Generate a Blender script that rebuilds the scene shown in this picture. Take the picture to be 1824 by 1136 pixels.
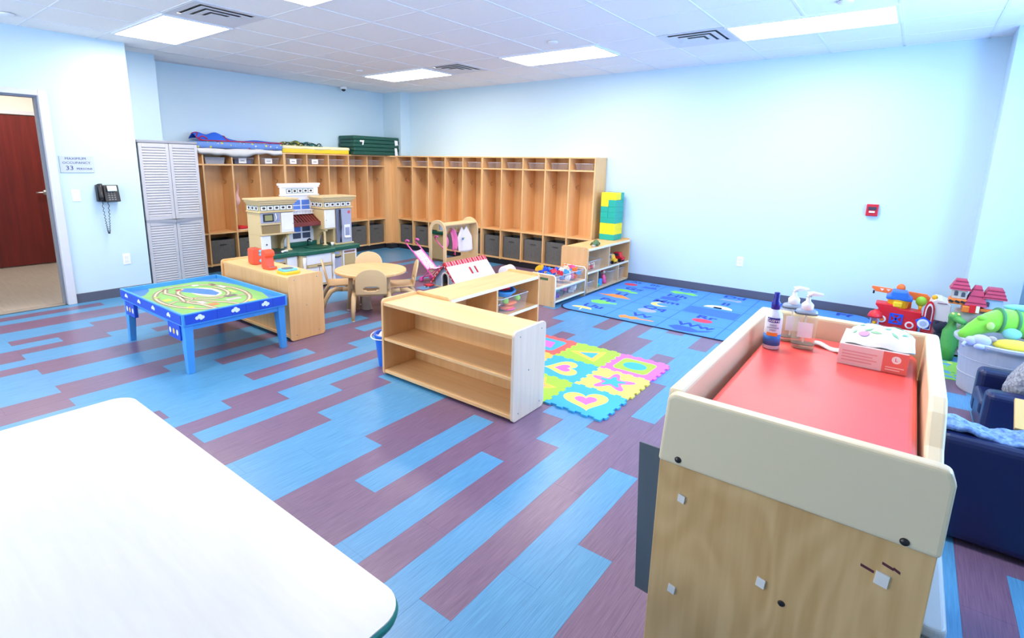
import bpy, bmesh, math, random
from mathutils import Vector, Matrix
random.seed(7)
for o in list(bpy.data.objects): bpy.data.objects.remove(o, do_unlink=True)
SC = bpy.context.scene
COL = SC.collection
PI = math.pi
def lin(c):
    c = c/255.0
    return c/12.92 if c <= .04045 else ((c+.055)/1.055)**2.4
def rgb(r, g, b): return (lin(r), lin(g), lin(b), 1.0)

# ---------------------------------------------------------------- camera
YAW, PIT, ROL = math.radians(38.1528), math.radians(11.7608), math.radians(-1.0099)
FPX, PPX, PPY, CAMH = 944.683, 871.33, 487.85, 1.5301
fw = Vector((-math.sin(YAW)*math.cos(PIT), math.cos(YAW)*math.cos(PIT), -math.sin(PIT)))
rt = Vector((math.cos(YAW), math.sin(YAW), 0)); dn = fw.cross(rt)
r2 = rt*math.cos(ROL)+dn*math.sin(ROL); d2 = -rt*math.sin(ROL)+dn*math.cos(ROL)
cam_d = bpy.data.cameras.new('camera'); cam = bpy.data.objects.new('camera', cam_d); COL.objects.link(cam)
M = Matrix((( r2.x, -d2.x, -fw.x, 0), (r2.y, -d2.y, -fw.y, 0), (r2.z, -d2.z, -fw.z, CAMH), (0, 0, 0, 1)))
cam.matrix_world = M
cam_d.sensor_fit = 'HORIZONTAL'; cam_d.sensor_width = 36.0; cam_d.lens = FPX*36/1824
cam_d.shift_x = (912-PPX)/1824; cam_d.shift_y = -(568-PPY)/1824
cam_d.clip_start = .05
SC.camera = cam
# ---------------------------------------------------------------- world, window daylight, exposure
W = bpy.data.worlds.new('world'); SC.world = W; W.use_nodes = True
bg = W.node_tree.nodes['Background']; bg.inputs[0].default_value = rgb(190, 215, 255); bg.inputs[1].default_value = 1.0
LAMP = 12.5          # emission of the ceiling troffers
REAR_FILL = 40.0          # fill lamp at each window added behind the camera
DAY = 74.0           # daylight entering each window
SC.view_settings.view_transform = 'Standard'; SC.view_settings.look = 'None'
SC.view_settings.exposure = 0.82; SC.view_settings.gamma = 1.0
SC.view_settings.use_curve_mapping = False
for wy in (2.7, 4.5):
    ld = bpy.data.lights.new('window_daylight', 'AREA'); ld.shape = 'RECTANGLE'; ld.size = 1.35; ld.size_y = 1.45
    ld.energy = DAY*(.55 if wy < 3 else 1.25); ld.color = (.30, .56, 1.0)
    lo = bpy.data.objects.new('window_daylight', ld); COL.objects.link(lo)
    lo.location = (1.62, wy, 1.55); lo.rotation_euler = (0, PI/2+math.radians(24), 0)      # light off the sunlit ground outside, tipped upwards

for wx in (-5.4, -3.2):  # added fill lamps behind the camera, tipped up to brighten the ceiling
    ld = bpy.data.lights.new('rear_fill_light', 'AREA'); ld.shape = 'RECTANGLE'; ld.size = 1.5; ld.size_y = 1.35
    ld.energy = REAR_FILL; ld.color = (.93, .96, 1.0)
    lo = bpy.data.objects.new('rear_fill_light', ld); COL.objects.link(lo)
    lo.location = (wx, -2.5, 1.5); lo.rotation_euler = (PI/2+math.radians(24), 0, 0)
# ---------------------------------------------------------------- materials
MATS = {}
def nodes(m):
    m.use_nodes = True; nt = m.node_tree; return nt, nt.nodes, nt.links, nt.nodes['Principled BSDF']
def mat(name, c, rough=.5, metal=0, var=.04, scale=12.0, bump=0, bscale=60, alpha=1, spec=.5, coat=0, sheen=0):
    if name in MATS: return MATS[name]
    m = bpy.data.materials.new(name); nt, N, L, P = nodes(m)
    P.inputs['Roughness'].default_value = rough; P.inputs['Metallic'].default_value = metal
    P.inputs['Specular IOR Level'].default_value = spec; P.inputs['Alpha'].default_value = alpha
    if coat: P.inputs['Coat Weight'].default_value = coat
    if sheen: P.inputs['Sheen Weight'].default_value = sheen
    col = rgb(*c)
    tc = N.new('ShaderNodeTexCoord'); nz = N.new('ShaderNodeTexNoise'); nz.inputs['Scale'].default_value = scale; nz.inputs['Detail'].default_value = 3
    L.new(tc.outputs['Object'], nz.inputs['Vector'])
    mx = N.new('ShaderNodeMix'); mx.data_type = 'RGBA'
    mx.inputs[6].default_value = tuple(max(0, k*(1-var)) for k in col[:3])+(1,)
    mx.inputs[7].default_value = tuple(min(1, k*(1+var)) for k in col[:3])+(1,)
    L.new(nz.outputs['Fac'], mx.inputs[0]); L.new(mx.outputs[2], P.inputs['Base Color'])
    if bump:
        n2 = N.new('ShaderNodeTexNoise'); n2.inputs['Scale'].default_value = bscale; L.new(tc.outputs['Object'], n2.inputs['Vector'])
        bp = N.new('ShaderNodeBump'); bp.inputs['Strength'].default_value = bump; bp.inputs['Distance'].default_value = .01
        L.new(n2.outputs['Fac'], bp.inputs['Height']); L.new(bp.outputs['Normal'], P.inputs['Normal'])
    MATS[name] = m; return m
def streak(name, a, b, sc, rough=.4, bump=0, detail=4, world=False, lo=.3, hi=.7):
    """two-tone grain stretched along one axis (sc = noise scale per axis)"""
    if name in MATS: return MATS[name]
    m = bpy.data.materials.new(name); nt, N, L, P = nodes(m)
    P.inputs['Roughness'].default_value = rough
    tc = N.new('ShaderNodeTexCoord'); mp = N.new('ShaderNodeMapping'); mp.inputs['Scale'].default_value = sc
    if world:
        g = N.new('ShaderNodeNewGeometry'); L.new(g.outputs['Position'], mp.inputs['Vector'])
    else: L.new(tc.outputs['Object'], mp.inputs['Vector'])
    nz = N.new('ShaderNodeTexNoise'); nz.inputs['Scale'].default_value = 1; nz.inputs['Detail'].default_value = detail; nz.inputs['Distortion'].default_value = .3
    L.new(mp.outputs[0], nz.inputs['Vector'])
    cr = N.new('ShaderNodeValToRGB'); cr.color_ramp.elements[0].position = lo; cr.color_ramp.elements[1].position = hi
    cr.color_ramp.elements[0].color = rgb(*a); cr.color_ramp.elements[1].color = rgb(*b)
    L.new(nz.outputs['Fac'], cr.inputs[0]); L.new(cr.outputs[0], P.inputs['Base Color'])
    if bump:
        bp = N.new('ShaderNodeBump'); bp.inputs['Strength'].default_value = bump; bp.inputs['Distance'].default_value = .004
        L.new(nz.outputs['Fac'], bp.inputs['Height']); L.new(bp.outputs['Normal'], P.inputs['Normal'])
    MATS[name] = m; return m
def emis(name, c, s):
    m = bpy.data.materials.new(name); m.use_nodes = True; nt = m.node_tree; nt.nodes.clear()
    e = nt.nodes.new('ShaderNodeEmission'); e.inputs[0].default_value = rgb(*c); e.inputs[1].default_value = s
    o = nt.nodes.new('ShaderNodeOutputMaterial'); nt.links.new(e.outputs[0], o.inputs[0]); MATS[name] = m; return m
def clear(name, c, clr=.72):
    """thin clear plastic or glass: mostly transparent with a sheen"""
    if name in MATS: return MATS[name]
    m = bpy.data.materials.new(name); nt, N, L, P = nodes(m)
    P.inputs['Base Color'].default_value = rgb(*c); P.inputs['Roughness'].default_value = .12
    t = N.new('ShaderNodeBsdfTransparent'); t.inputs[0].default_value = rgb(*[min(255, k+48) for k in c])
    mx = N.new('ShaderNodeMixShader'); mx.inputs[0].default_value = clr
    L.new(P.outputs[0], mx.inputs[1]); L.new(t.outputs[0], mx.inputs[2]); L.new(mx.outputs[0], N['Material Output'].inputs[0])
    MATS[name] = m; return m
def woodring(name, a, b):
    if name in MATS: return MATS[name]
    m = bpy.data.materials.new(name); nt, N, L, P = nodes(m); P.inputs['Roughness'].default_value = .42
    tc = N.new('ShaderNodeTexCoord'); mp = N.new('ShaderNodeMapping'); mp.inputs['Scale'].default_value = (2.0, 2.0, .9)
    L.new(tc.outputs['Object'], mp.inputs['Vector'])
    n1 = N.new('ShaderNodeTexNoise'); n1.inputs['Scale'].default_value = 1.6; n1.inputs['Detail'].default_value = 2; n1.inputs['Distortion'].default_value = .8
    L.new(mp.outputs[0], n1.inputs['Vector'])
    mt = N.new('ShaderNodeMath'); mt.operation = 'MULTIPLY'; mt.inputs[1].default_value = 60; L.new(n1.outputs['Fac'], mt.inputs[0])
    sn = N.new('ShaderNodeMath'); sn.operation = 'SINE'; L.new(mt.outputs[0], sn.inputs[0])
    n2 = N.new('ShaderNodeTexNoise'); n2.inputs['Scale'].default_value = 40; mp2 = N.new('ShaderNodeMapping'); mp2.inputs['Scale'].default_value = (1, 1, .06)
    L.new(tc.outputs['Object'], mp2.inputs['Vector']); L.new(mp2.outputs[0], n2.inputs['Vector'])
    ad = N.new('ShaderNodeMath'); ad.operation = 'MULTIPLY_ADD'; ad.inputs[1].default_value = .15; L.new(sn.outputs[0], ad.inputs[0]); L.new(n2.outputs['Fac'], ad.inputs[2])
    cr = N.new('ShaderNodeValToRGB'); cr.color_ramp.elements[0].position = .2; cr.color_ramp.elements[1].position = .75
    cr.color_ramp.elements[0].color = rgb(*a); cr.color_ramp.elements[1].color = rgb(*b)
    L.new(ad.outputs[0], cr.inputs[0]); L.new(cr.outputs[0], P.inputs['Base Color']); MATS[name] = m; return m
def dotted(name, base, dots, scale=14, size=.28, rough=.85):
    """printed cloth: cell dots of several colours on a ground colour"""
    if name in MATS: return MATS[name]
    m = bpy.data.materials.new(name); nt, N, L, P = nodes(m); P.inputs['Roughness'].default_value = rough
    tc = N.new('ShaderNodeTexCoord'); v = N.new('ShaderNodeTexVoronoi'); v.inputs['Scale'].default_value = scale; L.new(tc.outputs['Object'], v.inputs['Vector'])
    lt = N.new('ShaderNodeMath'); lt.operation = 'LESS_THAN'; lt.inputs[1].default_value = size; L.new(v.outputs['Distance'], lt.inputs[0])
    cr = N.new('ShaderNodeValToRGB'); cr.color_ramp.interpolation = 'CONSTANT'
    sep = N.new('ShaderNodeSeparateColor'); L.new(v.outputs['Color'], sep.inputs[0]); L.new(sep.outputs[0], cr.inputs[0])
    while len(cr.color_ramp.elements) < len(dots): cr.color_ramp.elements.new(.5)
    for i, d in enumerate(dots):
        cr.color_ramp.elements[i].position = i/len(dots); cr.color_ramp.elements[i].color = rgb(*d)
    mx = N.new('ShaderNodeMix'); mx.data_type = 'RGBA'; mx.inputs[6].default_value = rgb(*base)
    L.new(lt.outputs[0], mx.inputs[0]); L.new(cr.outputs[0], mx.inputs[7]); L.new(mx.outputs[2], P.inputs['Base Color'])
    MATS[name] = m; return m

WALL = mat('wall_paint', (197, 221, 234), .42, var=.01, scale=1.5, bump=.02, bscale=180)
CEIL = mat('ceiling_tile', (243, 242, 242), .9, var=.03, scale=60, bump=.12, bscale=220)
GRID = mat('ceiling_grid', (235, 237, 242), .5, var=.01)
BASEB = mat('baseboard_rubber', (84, 88, 106), .5, var=.02)
MAPLE = streak('maple_laminate', (225, 174, 116), (234, 188, 133), (26, 26, 1.6), .38)
MAPLEX = streak('maple_laminate_x', (226, 178, 120), (236, 193, 139), (1.6, 26, 26), .36)
MAPLEY = streak('maple_laminate_y', (226, 178, 120), (236, 193, 139), (26, 1.6, 26), .36)
BIRCH = streak('pale_birch', (216, 186, 148), (228, 200, 163), (30, 30, 1.4), .45)
PLY = woodring('birch_plywood', (203, 160, 100), (224, 184, 126))
PBLUE = streak('plank_blue', (64, 128, 176), (92, 156, 201), (240, 7, 1), .32, world=True, lo=.25, hi=.75)
PPUR = streak('plank_purple', (99, 77, 107), (127, 103, 130), (240, 7, 1), .32, world=True, lo=.25, hi=.75)
WHITEP = mat('white_plastic', (240, 240, 242), .35, var=.01)
CHROME = mat('brushed_metal', (190, 190, 195), .3, 1.0)
DARKM = mat('dark_metal', (70, 66, 64), .35, .9)
BLACKP = mat('black_plastic', (34, 35, 40), .4)
CLEARP = clear('clear_plastic', (226, 228, 238), .88)
CLEARG = clear('glass_pane', (205, 225, 240), .93)

# ---------------------------------------------------------------- mesh helpers
OFF = {}
class MB:
    def __init__(s): s.v = []; s.f = []
    def add(s, v, f):
        n = len(s.v); s.v += [tuple(p) for p in v]; s.f += [tuple(i+n for i in q) for q in f]; return s
    def box(s, x0, x1, y0, y1, z0, z1):
        x0, x1 = min(x0, x1), max(x0, x1); y0, y1 = min(y0, y1), max(y0, y1); z0, z1 = min(z0, z1), max(z0, z1)
        return s.add([(x, y, z) for z in (z0, z1) for y in (y0, y1) for x in (x0, x1)],
                     [(0,2,3,1), (4,5,7,6), (0,1,5,4), (2,6,7,3), (0,4,6,2), (1,3,7,5)])
    def obox(s, c, u, v, w):
        c, u, v, w = map(Vector, (c, u, v, w))
        return s.add([c+a*u+b*v+d*w for d in (-1, 1) for b in (-1, 1) for a in (-1, 1)],
                     [(0,2,3,1), (4,5,7,6), (0,1,5,4), (2,6,7,3), (0,4,6,2), (1,3,7,5)])
    def lathe(s, prof, cx=0, cy=0, n=20, axis='z', o=(0, 0, 0)):
        def P(r, h, a):
            ca, sa = r*math.cos(a), r*math.sin(a)
            q = (ca, sa, h) if axis == 'z' else ((h, ca, sa) if axis == 'x' else (ca, h, sa))
            return (q[0]+cx+o[0], q[1]+cy+o[1], q[2]+o[2])
        v = [P(r, h, 2*PI*i/n) for r, h in prof for i in range(n)]; k = len(prof)
        f = [(j*n+i, j*n+(i+1) % n, (j+1)*n+(i+1) % n, (j+1)*n+i) for j in range(k-1) for i in range(n)]
        f += [tuple(range(n))[::-1], tuple((k-1)*n+i for i in range(n))]
        return s.add(v, f)
    def cyl(s, c, r, h, n=16, axis='z', r1=None):
        return s.lathe([(r, 0), (r if r1 is None else r1, h)], n=n, axis=axis, o=c)
    def tube(s, pts, r, n=8, close=False):
        pts = [Vector(p) for p in pts]; k = len(pts); rings = []
        for i, p in enumerate(pts):
            a = pts[i-1] if (i or close) else p; b = pts[(i+1) % k] if (i < k-1 or close) else p
            t = (b-a); t = t.normalized() if t.length > 1e-9 else Vector((0, 0, 1))
            u = t.cross(Vector((0, 0, 1)));
            if u.length < .05: u = t.cross(Vector((1, 0, 0)))
            u.normalize(); w = t.cross(u)
            rr = r[i] if isinstance(r, (list, tuple)) else r
            rings.append([p+u*rr*math.cos(2*PI*j/n)+w*rr*math.sin(2*PI*j/n) for j in range(n)])
        v = [q for g in rings for q in g]; m = k if close else k-1
        f = [(i*n+j, i*n+(j+1) % n, ((i+1) % k)*n+(j+1) % n, ((i+1) % k)*n+j) for i in range(m) for j in range(n)]
        if not close: f += [tuple(range(n))[::-1], tuple((k-1)*n+j for j in range(n))]
        return s.add(v, f)
    def prism(s, poly, a, b, plane='xy'):
        """extrude a 2D outline between a and b along the remaining axis"""
        def P(p, h):
            if plane == 'xy': return (p[0], p[1], h)
            if plane == 'xz': return (p[0], h, p[1])
            return (h, p[0], p[1])
        n = len(poly); v = [P(p, a) for p in poly]+[P(p, b) for p in poly]
        f = [tuple(range(n))[::-1], tuple(range(n, 2*n))]+[(i, (i+1) % n, n+(i+1) % n, n+i) for i in range(n)]
        return s.add(v, f)
    def ell(s, c, r, nu=14, nv=9):
        rx, ry, rz = r if isinstance(r, (tuple, list)) else (r, r, r)
        v = [(c[0], c[1], c[2]-rz)]
        for j in range(1, nv):
            t = -PI/2+PI*j/nv
            v += [(c[0]+rx*math.cos(t)*math.cos(2*PI*i/nu), c[1]+ry*math.cos(t)*math.sin(2*PI*i/nu), c[2]+rz*math.sin(t)) for i in range(nu)]
        v.append((c[0], c[1], c[2]+rz)); T = len(v)-1
        f = [(0, 1+(i+1) % nu, 1+i) for i in range(nu)]
        f += [(1+(j-1)*nu+i, 1+(j-1)*nu+(i+1) % nu, 1+j*nu+(i+1) % nu, 1+j*nu+i) for j in range(1, nv-1) for i in range(nu)]
        f += [(T, 1+(nv-2)*nu+i, 1+(nv-2)*nu+(i+1) % nu) for i in range(nu)]
        return s.add(v, f)
    def grid(s, fn, nu, nv):
        v = [fn(i/nu, j/nv) for j in range(nv+1) for i in range(nu+1)]
        return s.add(v, [(j*(nu+1)+i, j*(nu+1)+i+1, (j+1)*(nu+1)+i+1, (j+1)*(nu+1)+i) for j in range(nv) for i in range(nu)])
    def turn(s, ang, c=(0, 0, 0), axis='Z'):
        R = Matrix.Rotation(ang, 3, axis); c = Vector(c); s.v = [tuple(R @ (Vector(p)-c)+c) for p in s.v]; return s
    def move(s, d): s.v = [(p[0]+d[0], p[1]+d[1], p[2]+d[2]) for p in s.v]; return s
    def build(s, name, m, parent=None, bevel=0, smooth=False, solid=0, sub=0, seg=2):
        me = bpy.data.meshes.new(name)
        off = OFF.get(parent.name, Vector()) if parent else getattr(s, 'org', Vector())
        me.from_pydata([tuple(Vector(p)-off) for p in s.v], [], s.f); me.validate(); me.update()
        bm = bmesh.new(); bm.from_mesh(me); bmesh.ops.recalc_face_normals(bm, faces=bm.faces); bm.to_mesh(me); bm.free()
        me.materials.append(m)
        ob = bpy.data.objects.new(name, me); COL.objects.link(ob)
        if parent: ob.parent = parent; OFF[ob.name] = off
        else: ob.location = off; OFF[ob.name] = off
        if smooth:
            for p in me.polygons: p.use_smooth = True
        if solid: md = ob.modifiers.new('s', 'SOLIDIFY'); md.thickness = solid; md.offset = 0
        if bevel:
            md = ob.modifiers.new('b', 'BEVEL'); md.width = bevel; md.segments = seg; md.limit_method = 'ANGLE'; md.angle_limit = math.radians(40)
        if sub: md = ob.modifiers.new('u', 'SUBSURF'); md.levels = sub; md.render_levels = sub
        return ob
def tag(o, label, cat, group=None):
    o['label'] = label; o['category'] = cat
    if group: o['group'] = group
    return o
def thing(name, label, cat, loc=(0, 0, 0), group=None):
    o = bpy.data.objects.new(name, None); COL.objects.link(o); o.location = loc; o.empty_display_size = .05
    OFF[o.name] = Vector(loc); return tag(o, label, cat, group)
def solo(mb, name, m, label, cat, loc, group=None, **k):
    mb.org = Vector(loc); return tag(mb.build(name, m, None, **k), label, cat, group)
def struct(o): o['kind'] = 'structure'; return o
def B(*a): return MB().box(*a)
def rrect(x0, x1, y0, y1, r, n=5):
    out = []
    for cx, cy, a0 in ((x1-r, y1-r, 0), (x0+r, y1-r, 90), (x0+r, y0+r, 180), (x1-r, y0+r, 270)):
        out += [(cx+r*math.cos(math.radians(a0+90*i/n)), cy+r*math.sin(math.radians(a0+90*i/n))) for i in range(n+1)]
    return out
def circ(cx, cy, rx, ry=None, n=24): return [(cx+rx*math.cos(2*PI*i/n), cy+(ry or rx)*math.sin(2*PI*i/n)) for i in range(n)]
def text(name, body, size, m, parent, loc, rot=(0, 0, 0), align='CENTER', ext=.0006, sx=1.0, bold=0):
    """flat lettering turned into a thin mesh; loc is a world position"""
    cu = bpy.data.curves.new('t', 'FONT'); cu.body = body; cu.size = size; cu.align_x = align; cu.align_y = 'CENTER'; cu.extrude = ext; cu.offset = bold; cu.resolution_u = 2
    to = bpy.data.objects.new('t', cu); COL.objects.link(to)
    dg = bpy.context.evaluated_depsgraph_get(); me = bpy.data.meshes.new_from_object(to.evaluated_get(dg)); me.name = name
    bpy.data.objects.remove(to); bpy.data.curves.remove(cu)
    me.materials.clear(); me.materials.append(m)
    ob = bpy.data.objects.new(name, me); COL.objects.link(ob); ob.parent = parent
    ob.location = Vector(loc)-OFF.get(parent.name, Vector()); ob.rotation_euler = rot; ob.scale = (sx, 1, 1)
    return ob
def dup(root, loc, rz=None, label=None):
    r = root.copy(); COL.objects.link(r); r.location = loc; OFF[r.name] = Vector(loc)
    if rz is not None: r.rotation_euler = (0, 0, rz)
    if label: r['label'] = label
    for ch in list(root.children):
        c = ch.copy(); COL.objects.link(c); c.parent = r
        for g in list(ch.children):
            d = g.copy(); COL.objects.link(d); d.parent = c
    return r
ORD = ['first', 'second', 'third', 'fourth', 'fifth', 'sixth', 'seventh', 'eighth', 'ninth', 'tenth']
# ================================================================ THE ROOM
HC = 2.7153; T = .6096; OX, OY = -4.5266, 2.6479
XD, XL, YR, XR, YB = -6.80, -7.66, 6.79, 1.35, -2.2
# ---- floor of vinyl planks (each plank a part)
PW, PL0, CY, Y0 = .1524, -1.1837, .3048, 1.134
INF = 99
PUR = {-36: [(-1, 2)], -34: [(-INF, 4), (9, 13)], -33: [(-INF, 5), (8, INF)], -31: [(1, 5), (9, INF)], -30: [(-1, 6), (12, INF)], -29: [(0, 3), (6, 11), (13, INF)],
       -28: [(-INF, 1), (4, 8), (10, INF)], -27: [(-INF, -1), (2, 5), (9, 14)], -25: [(-INF, 6), (10, 15)], -24: [(-1, INF)], -23: [(5, 11), (14, INF)],
       -22: [(-INF, -2), (7, INF)], -21: [(-1, INF)], -20: [(-INF, 1), (7, INF)], -19: [(-INF, -1), (2, INF)], -18: [(3, 6), (10, INF)], -17: [(4, INF)], -16: [(2, 5), (9, 13)],
       -15: [(-INF, 0), (8, 14)], -14: [(1, INF)], -13: [(-INF, 2), (9, INF)], -12: [(-INF, 0), (3, 12)], -11: [(-INF, 4), (9, 13)], -10: [(-INF, 2), (8, 11)],
       -8: [(9, 10)], -7: [(2, 6), (11, INF)], -6: [(-INF, 8)], -5: [(-INF, 1), (4, INF)], -4: [(-INF, 11)], -3: [(3, 5), (12, INF)], -2: [(-INF, 4), (9, 10)], -1: [(5, 8), (11, INF)],
       0: [(0, 6), (12, INF)], 1: [(4, 11)], 2: [(2, 9), (13, INF)], 3: [(-INF, 7)], 4: [(-INF, 12)], 5: [(6, 14)], 6: [(-INF, 5), (10, INF)], 7: [(2, 8)], 8: [(5, 11)], 10: [(-INF, 9), (10, 11), (12, 13)],
       11: [(5, 7)], 12: [(-INF, 8)], 13: [(3, 10)], 15: [(-INF, 9)]}
def is_pur(c, m): return any(a <= m < b for a, b in PUR.get(c, []))
FLOORSUB = struct(B(XL, XR, YB, YR, -.08, -.0062).build('floor', mat('floor_substrate', (92, 88, 96), .7)))
planks = []
for c in range(-43, 17):
    x0 = max(PL0+c*PW, XL); x1 = min(PL0+(c+1)*PW, XR)
    if x1-x0 < .01: continue
    m = -11; run = (c*2) % 3
    while Y0+m*CY < YR:
        p = is_pur(c, m); e = m+1
        while e-m < 3 and is_pur(c, e) == p and (e+run) % 3: e += 1
        ya, yb = max(Y0+m*CY, YB), min(Y0+e*CY, YR)
        if c <= -38 and (ya+yb)/2 < 2.3: pass
        elif yb > ya: planks.append((math.hypot((x0+x1)/2+.2, (ya+yb)/2-.3), x0, x1, ya, yb, p))
        m = e
def in_view(q):
    v = Vector(((q[1]+q[2])/2, (q[3]+q[4])/2, -CAMH)); z_ = v.dot(fw)
    if z_ < .3: return False
    u = PPX+FPX*v.dot(r2)/z_; w = PPY+FPX*v.dot(d2)/z_
    return -60 < u < 1880 and w < 1250
def hidden(q):
    x, y = (q[1]+q[2])/2, (q[3]+q[4])/2
    return (-2.3 < x < -.8 and y < .35) or (-.36 < x < .1 and 1.2 < y < 2.3)
near = sorted([q for q in planks if in_view(q) and not hidden(q)])[:298]; ns = set(near)
GAP = .0006; pmesh = {}
for q in near:
    _, x0, x1, ya, yb, p = q; key = (round(x1-x0, 3), round(yb-ya, 3), p)
    ob = None
    if key in pmesh:
        ob = bpy.data.objects.new('floor_plank', pmesh[key]); COL.objects.link(ob); ob.parent = FLOORSUB
    else:
        w, h = x1-x0-GAP, yb-ya-GAP
        ob = B(-w/2, w/2, -h/2, h/2, -.006, 0).build('floor_plank', PPUR if p else PBLUE, FLOORSUB); pmesh[key] = ob.data
    ob.location = ((x0+x1)/2, (ya+yb)/2, 0)
for p in (0, 1):
    mb = MB()
    for q in planks:
        if q not in ns and bool(q[5]) == bool(p): mb.box(q[1]+GAP/2, q[2]-GAP/2, q[3]+GAP/2, q[4]-GAP/2, -.006, 0)
    o = mb.build('floor_planks_far', PPUR if p else PBLUE, FLOORSUB); o['kind'] = 'stuff'
# ---- ceiling: slab, grid bars, tiles
LIGHTS = [(OX+i*T, OY+j*T) for i, j in ((-3, -1), (-3, 4), (1, 4), (5, 4), (1, -1), (5, -1), (-3, -6), (1, -6))]
VENTS = [(OX-T, OY-T), (OX-T, OY+4*T), (OX+4*T, OY+4*T)]
used = set()
for x, y in LIGHTS:
    i, j = round((x-OX)/T), round((y-OY)/T); used |= {(i, j), (i+1, j)}
for x, y in VENTS: used.add((round((x-OX)/T), round((y-OY)/T)))
CE = struct(B(XL-.2, XR+.2, YB-.2, YR+.2, HC+.03, HC+.12).build('ceiling', CEIL))
tm = None
for i in range(-6, 10):
    for j in range(-8, 7):
        x0, x1 = max(OX+i*T, XL), min(OX+(i+1)*T, XR); y0, y1 = max(OY+j*T, YB), min(OY+(j+1)*T, YR)
        if (i, j) in used or x1-x0 < .03 or y1-y0 < .03: continue
        full = x1-x0 > T-.001 and y1-y0 > T-.001
        if full and tm: ob = bpy.data.objects.new('ceiling_tile', tm); COL.objects.link(ob); ob.parent = CE
        else:
            w, h = x1-x0-.016, y1-y0-.016
            ob = B(-w/2, w/2, -h/2, h/2, .004, .02).build('ceiling_tile', CEIL, CE)
            if full: tm = ob.data
        ob.location = ((x0+x1)/2, (y0+y1)/2, HC)
gb = MB()
for i in range(-6, 10):
    x = OX+i*T
    if XL < x < XR: gb.box(x-.009, x+.009, YB, YR, HC, HC+.024)
gb.build('grid_runner', GRID, CE)
for j in range(-7, 7):
    y = OY+j*T
    if YB < y < YR: B(XL, XR, y-.009, y+.009, HC+.001, HC+.0235).build('grid_runner', GRID, CE)
B(XL, XR, YR-.02, YR, HC, HC+.02).build('wall_angle', GRID, CE)
# ---- walls
struct(B(XL-.2, XR+.2, YR, YR+.15, 0, HC+.1).build('wall_back', WALL))
struct(B(XL-.15, XL, 2.2, YR, 0, HC+.1).build('wall_left', WALL))
struct(B(XL, -7.20, 6.58, YR, 0, HC+.02).build('trim_1', WALL))          # boxed column in the far corner
struct(B(XL, -7.25, 2.30, 2.75, 0, HC+.02).build('trim_2', WALL))        # boxed column beside the cabinet
struct(B(.50, .86, 6.38, YR, 0, HC+.02).build('trim_3', WALL))           # boxed column in the right corner
wd = MB().box(XD-.15, XD, 1.56, 2.30, 0, HC+.02).box(XD-.15, XD, YB, .50, 0, HC+.02).box(XD-.15, XD, .50, 1.56, 2.14, HC+.02).box(XL, XD-.15, 2.2, 2.30, 0, HC+.02)
struct(wd.build('wall_door_side', WALL))
wf = MB().box(XL-.2, XR+.2, YB-.15, YB, 0, .85).box(XL-.2, XR+.2, YB-.15, YB, 2.3, HC+.1)
for a, b in ((XL-.2, -6.2), (-4.6, -4.0), (-2.4, XR+.2)): wf.box(a, b, YB-.15, YB, .85, 2.3)
struct(wf.build('wall_front', WALL))
for k, a in enumerate((-6.2, -4.0)):  # unseen windows added to the rear wall to let the fill light in
    w = struct(MB().box(a, a+.05, YB-.09, YB-.03, .85, 2.3).box(a+1.55, a+1.6, YB-.09, YB-.03, .85, 2.3).box(a+.05, a+1.55, YB-.09, YB-.03, .85, .90).box(a+.05, a+1.55, YB-.09, YB-.03, 2.25, 2.3).build('window_%d' % (k+3), WHITEP))
    B(a+.05, a+1.55, YB-.061, YB-.055, .90, 2.25).build('pane', CLEARG, w)
wr = MB().box(XR, XR+.15, YB, YR, 0, .9).box(XR, XR+.15, YB, YR, 2.35, HC+.1)
wy = [YB, 2.02, 3.38, 3.82, 5.18, YR]
for k in (0, 2, 4): wr.box(XR, XR+.15, wy[k] , wy[k+1], .9, 2.35)
struct(wr.build('wall_right', WALL))
for k, a in enumerate((2.02, 3.82)):
    w = struct(MB().box(XR+.03, XR+.09, a, a+.05, .9, 2.35).box(XR+.03, XR+.09, a+1.31, a+1.36, .9, 2.35).box(XR+.03, XR+.09, a+.05, a+1.31, .9, .95).box(XR+.03, XR+.09, a+.05, a+1.31, 2.30, 2.35).build('window_%d' % (k+1), WHITEP))
    B(XR+.055, XR+.061, a+.05, a+1.31, .95, 2.30).build('pane', CLEARG, w)
struct(B(-3.28, .50, YR-.012, YR, 0, .10).build('baseboard_back', BASEB))
struct(MB().box(.49, .86, 6.368, 6.38, 0, .10).box(.488, .50, 6.38, YR-.012, 0, .10).build('baseboard_right', BASEB))
struct(B(XD, XD+.012, 1.575, 2.30, 0, .10).build('baseboard_door_side', BASEB))
# ---- door opening and the corridor behind it
FR = mat('door_frame_paint', (206, 208, 218), .4)
FRD = mat('door_frame_edge', (128, 134, 146), .4)
d = struct(MB().box(XD-.17, XD+.025, 1.50, 1.575, 0, 2.155).box(XD-.17, XD+.025, .43, .50, 0, 2.155).box(XD-.17, XD+.025, .50, 1.50, 2.10, 2.155).build('door_1', FR, bevel=.004))
MB().box(XD-.12, XD-.03, 1.482, 1.50, 0, 2.10).box(XD-.12, XD-.03, .50, 1.482, 2.083, 2.10).build('door_stop', FRD, d)
HW = mat('corridor_paint', (226, 222, 214), .7)
struct(B(-9.9, XD-.15, -2.0, 4.2, -.08, -.001).build('floor_corridor', streak('corridor_vinyl', (168, 160, 150), (186, 178, 168), (3, 60, 1), .3, world=True)))
struct(B(XD-.15, XD, .50, 1.50, -.06, 0).build('trim_4', mat('threshold', (150, 142, 134), .5)))
struct(B(-10.0, -9.72, -2.0, 4.2, 0, HC).build('wall_corridor', HW))
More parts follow.
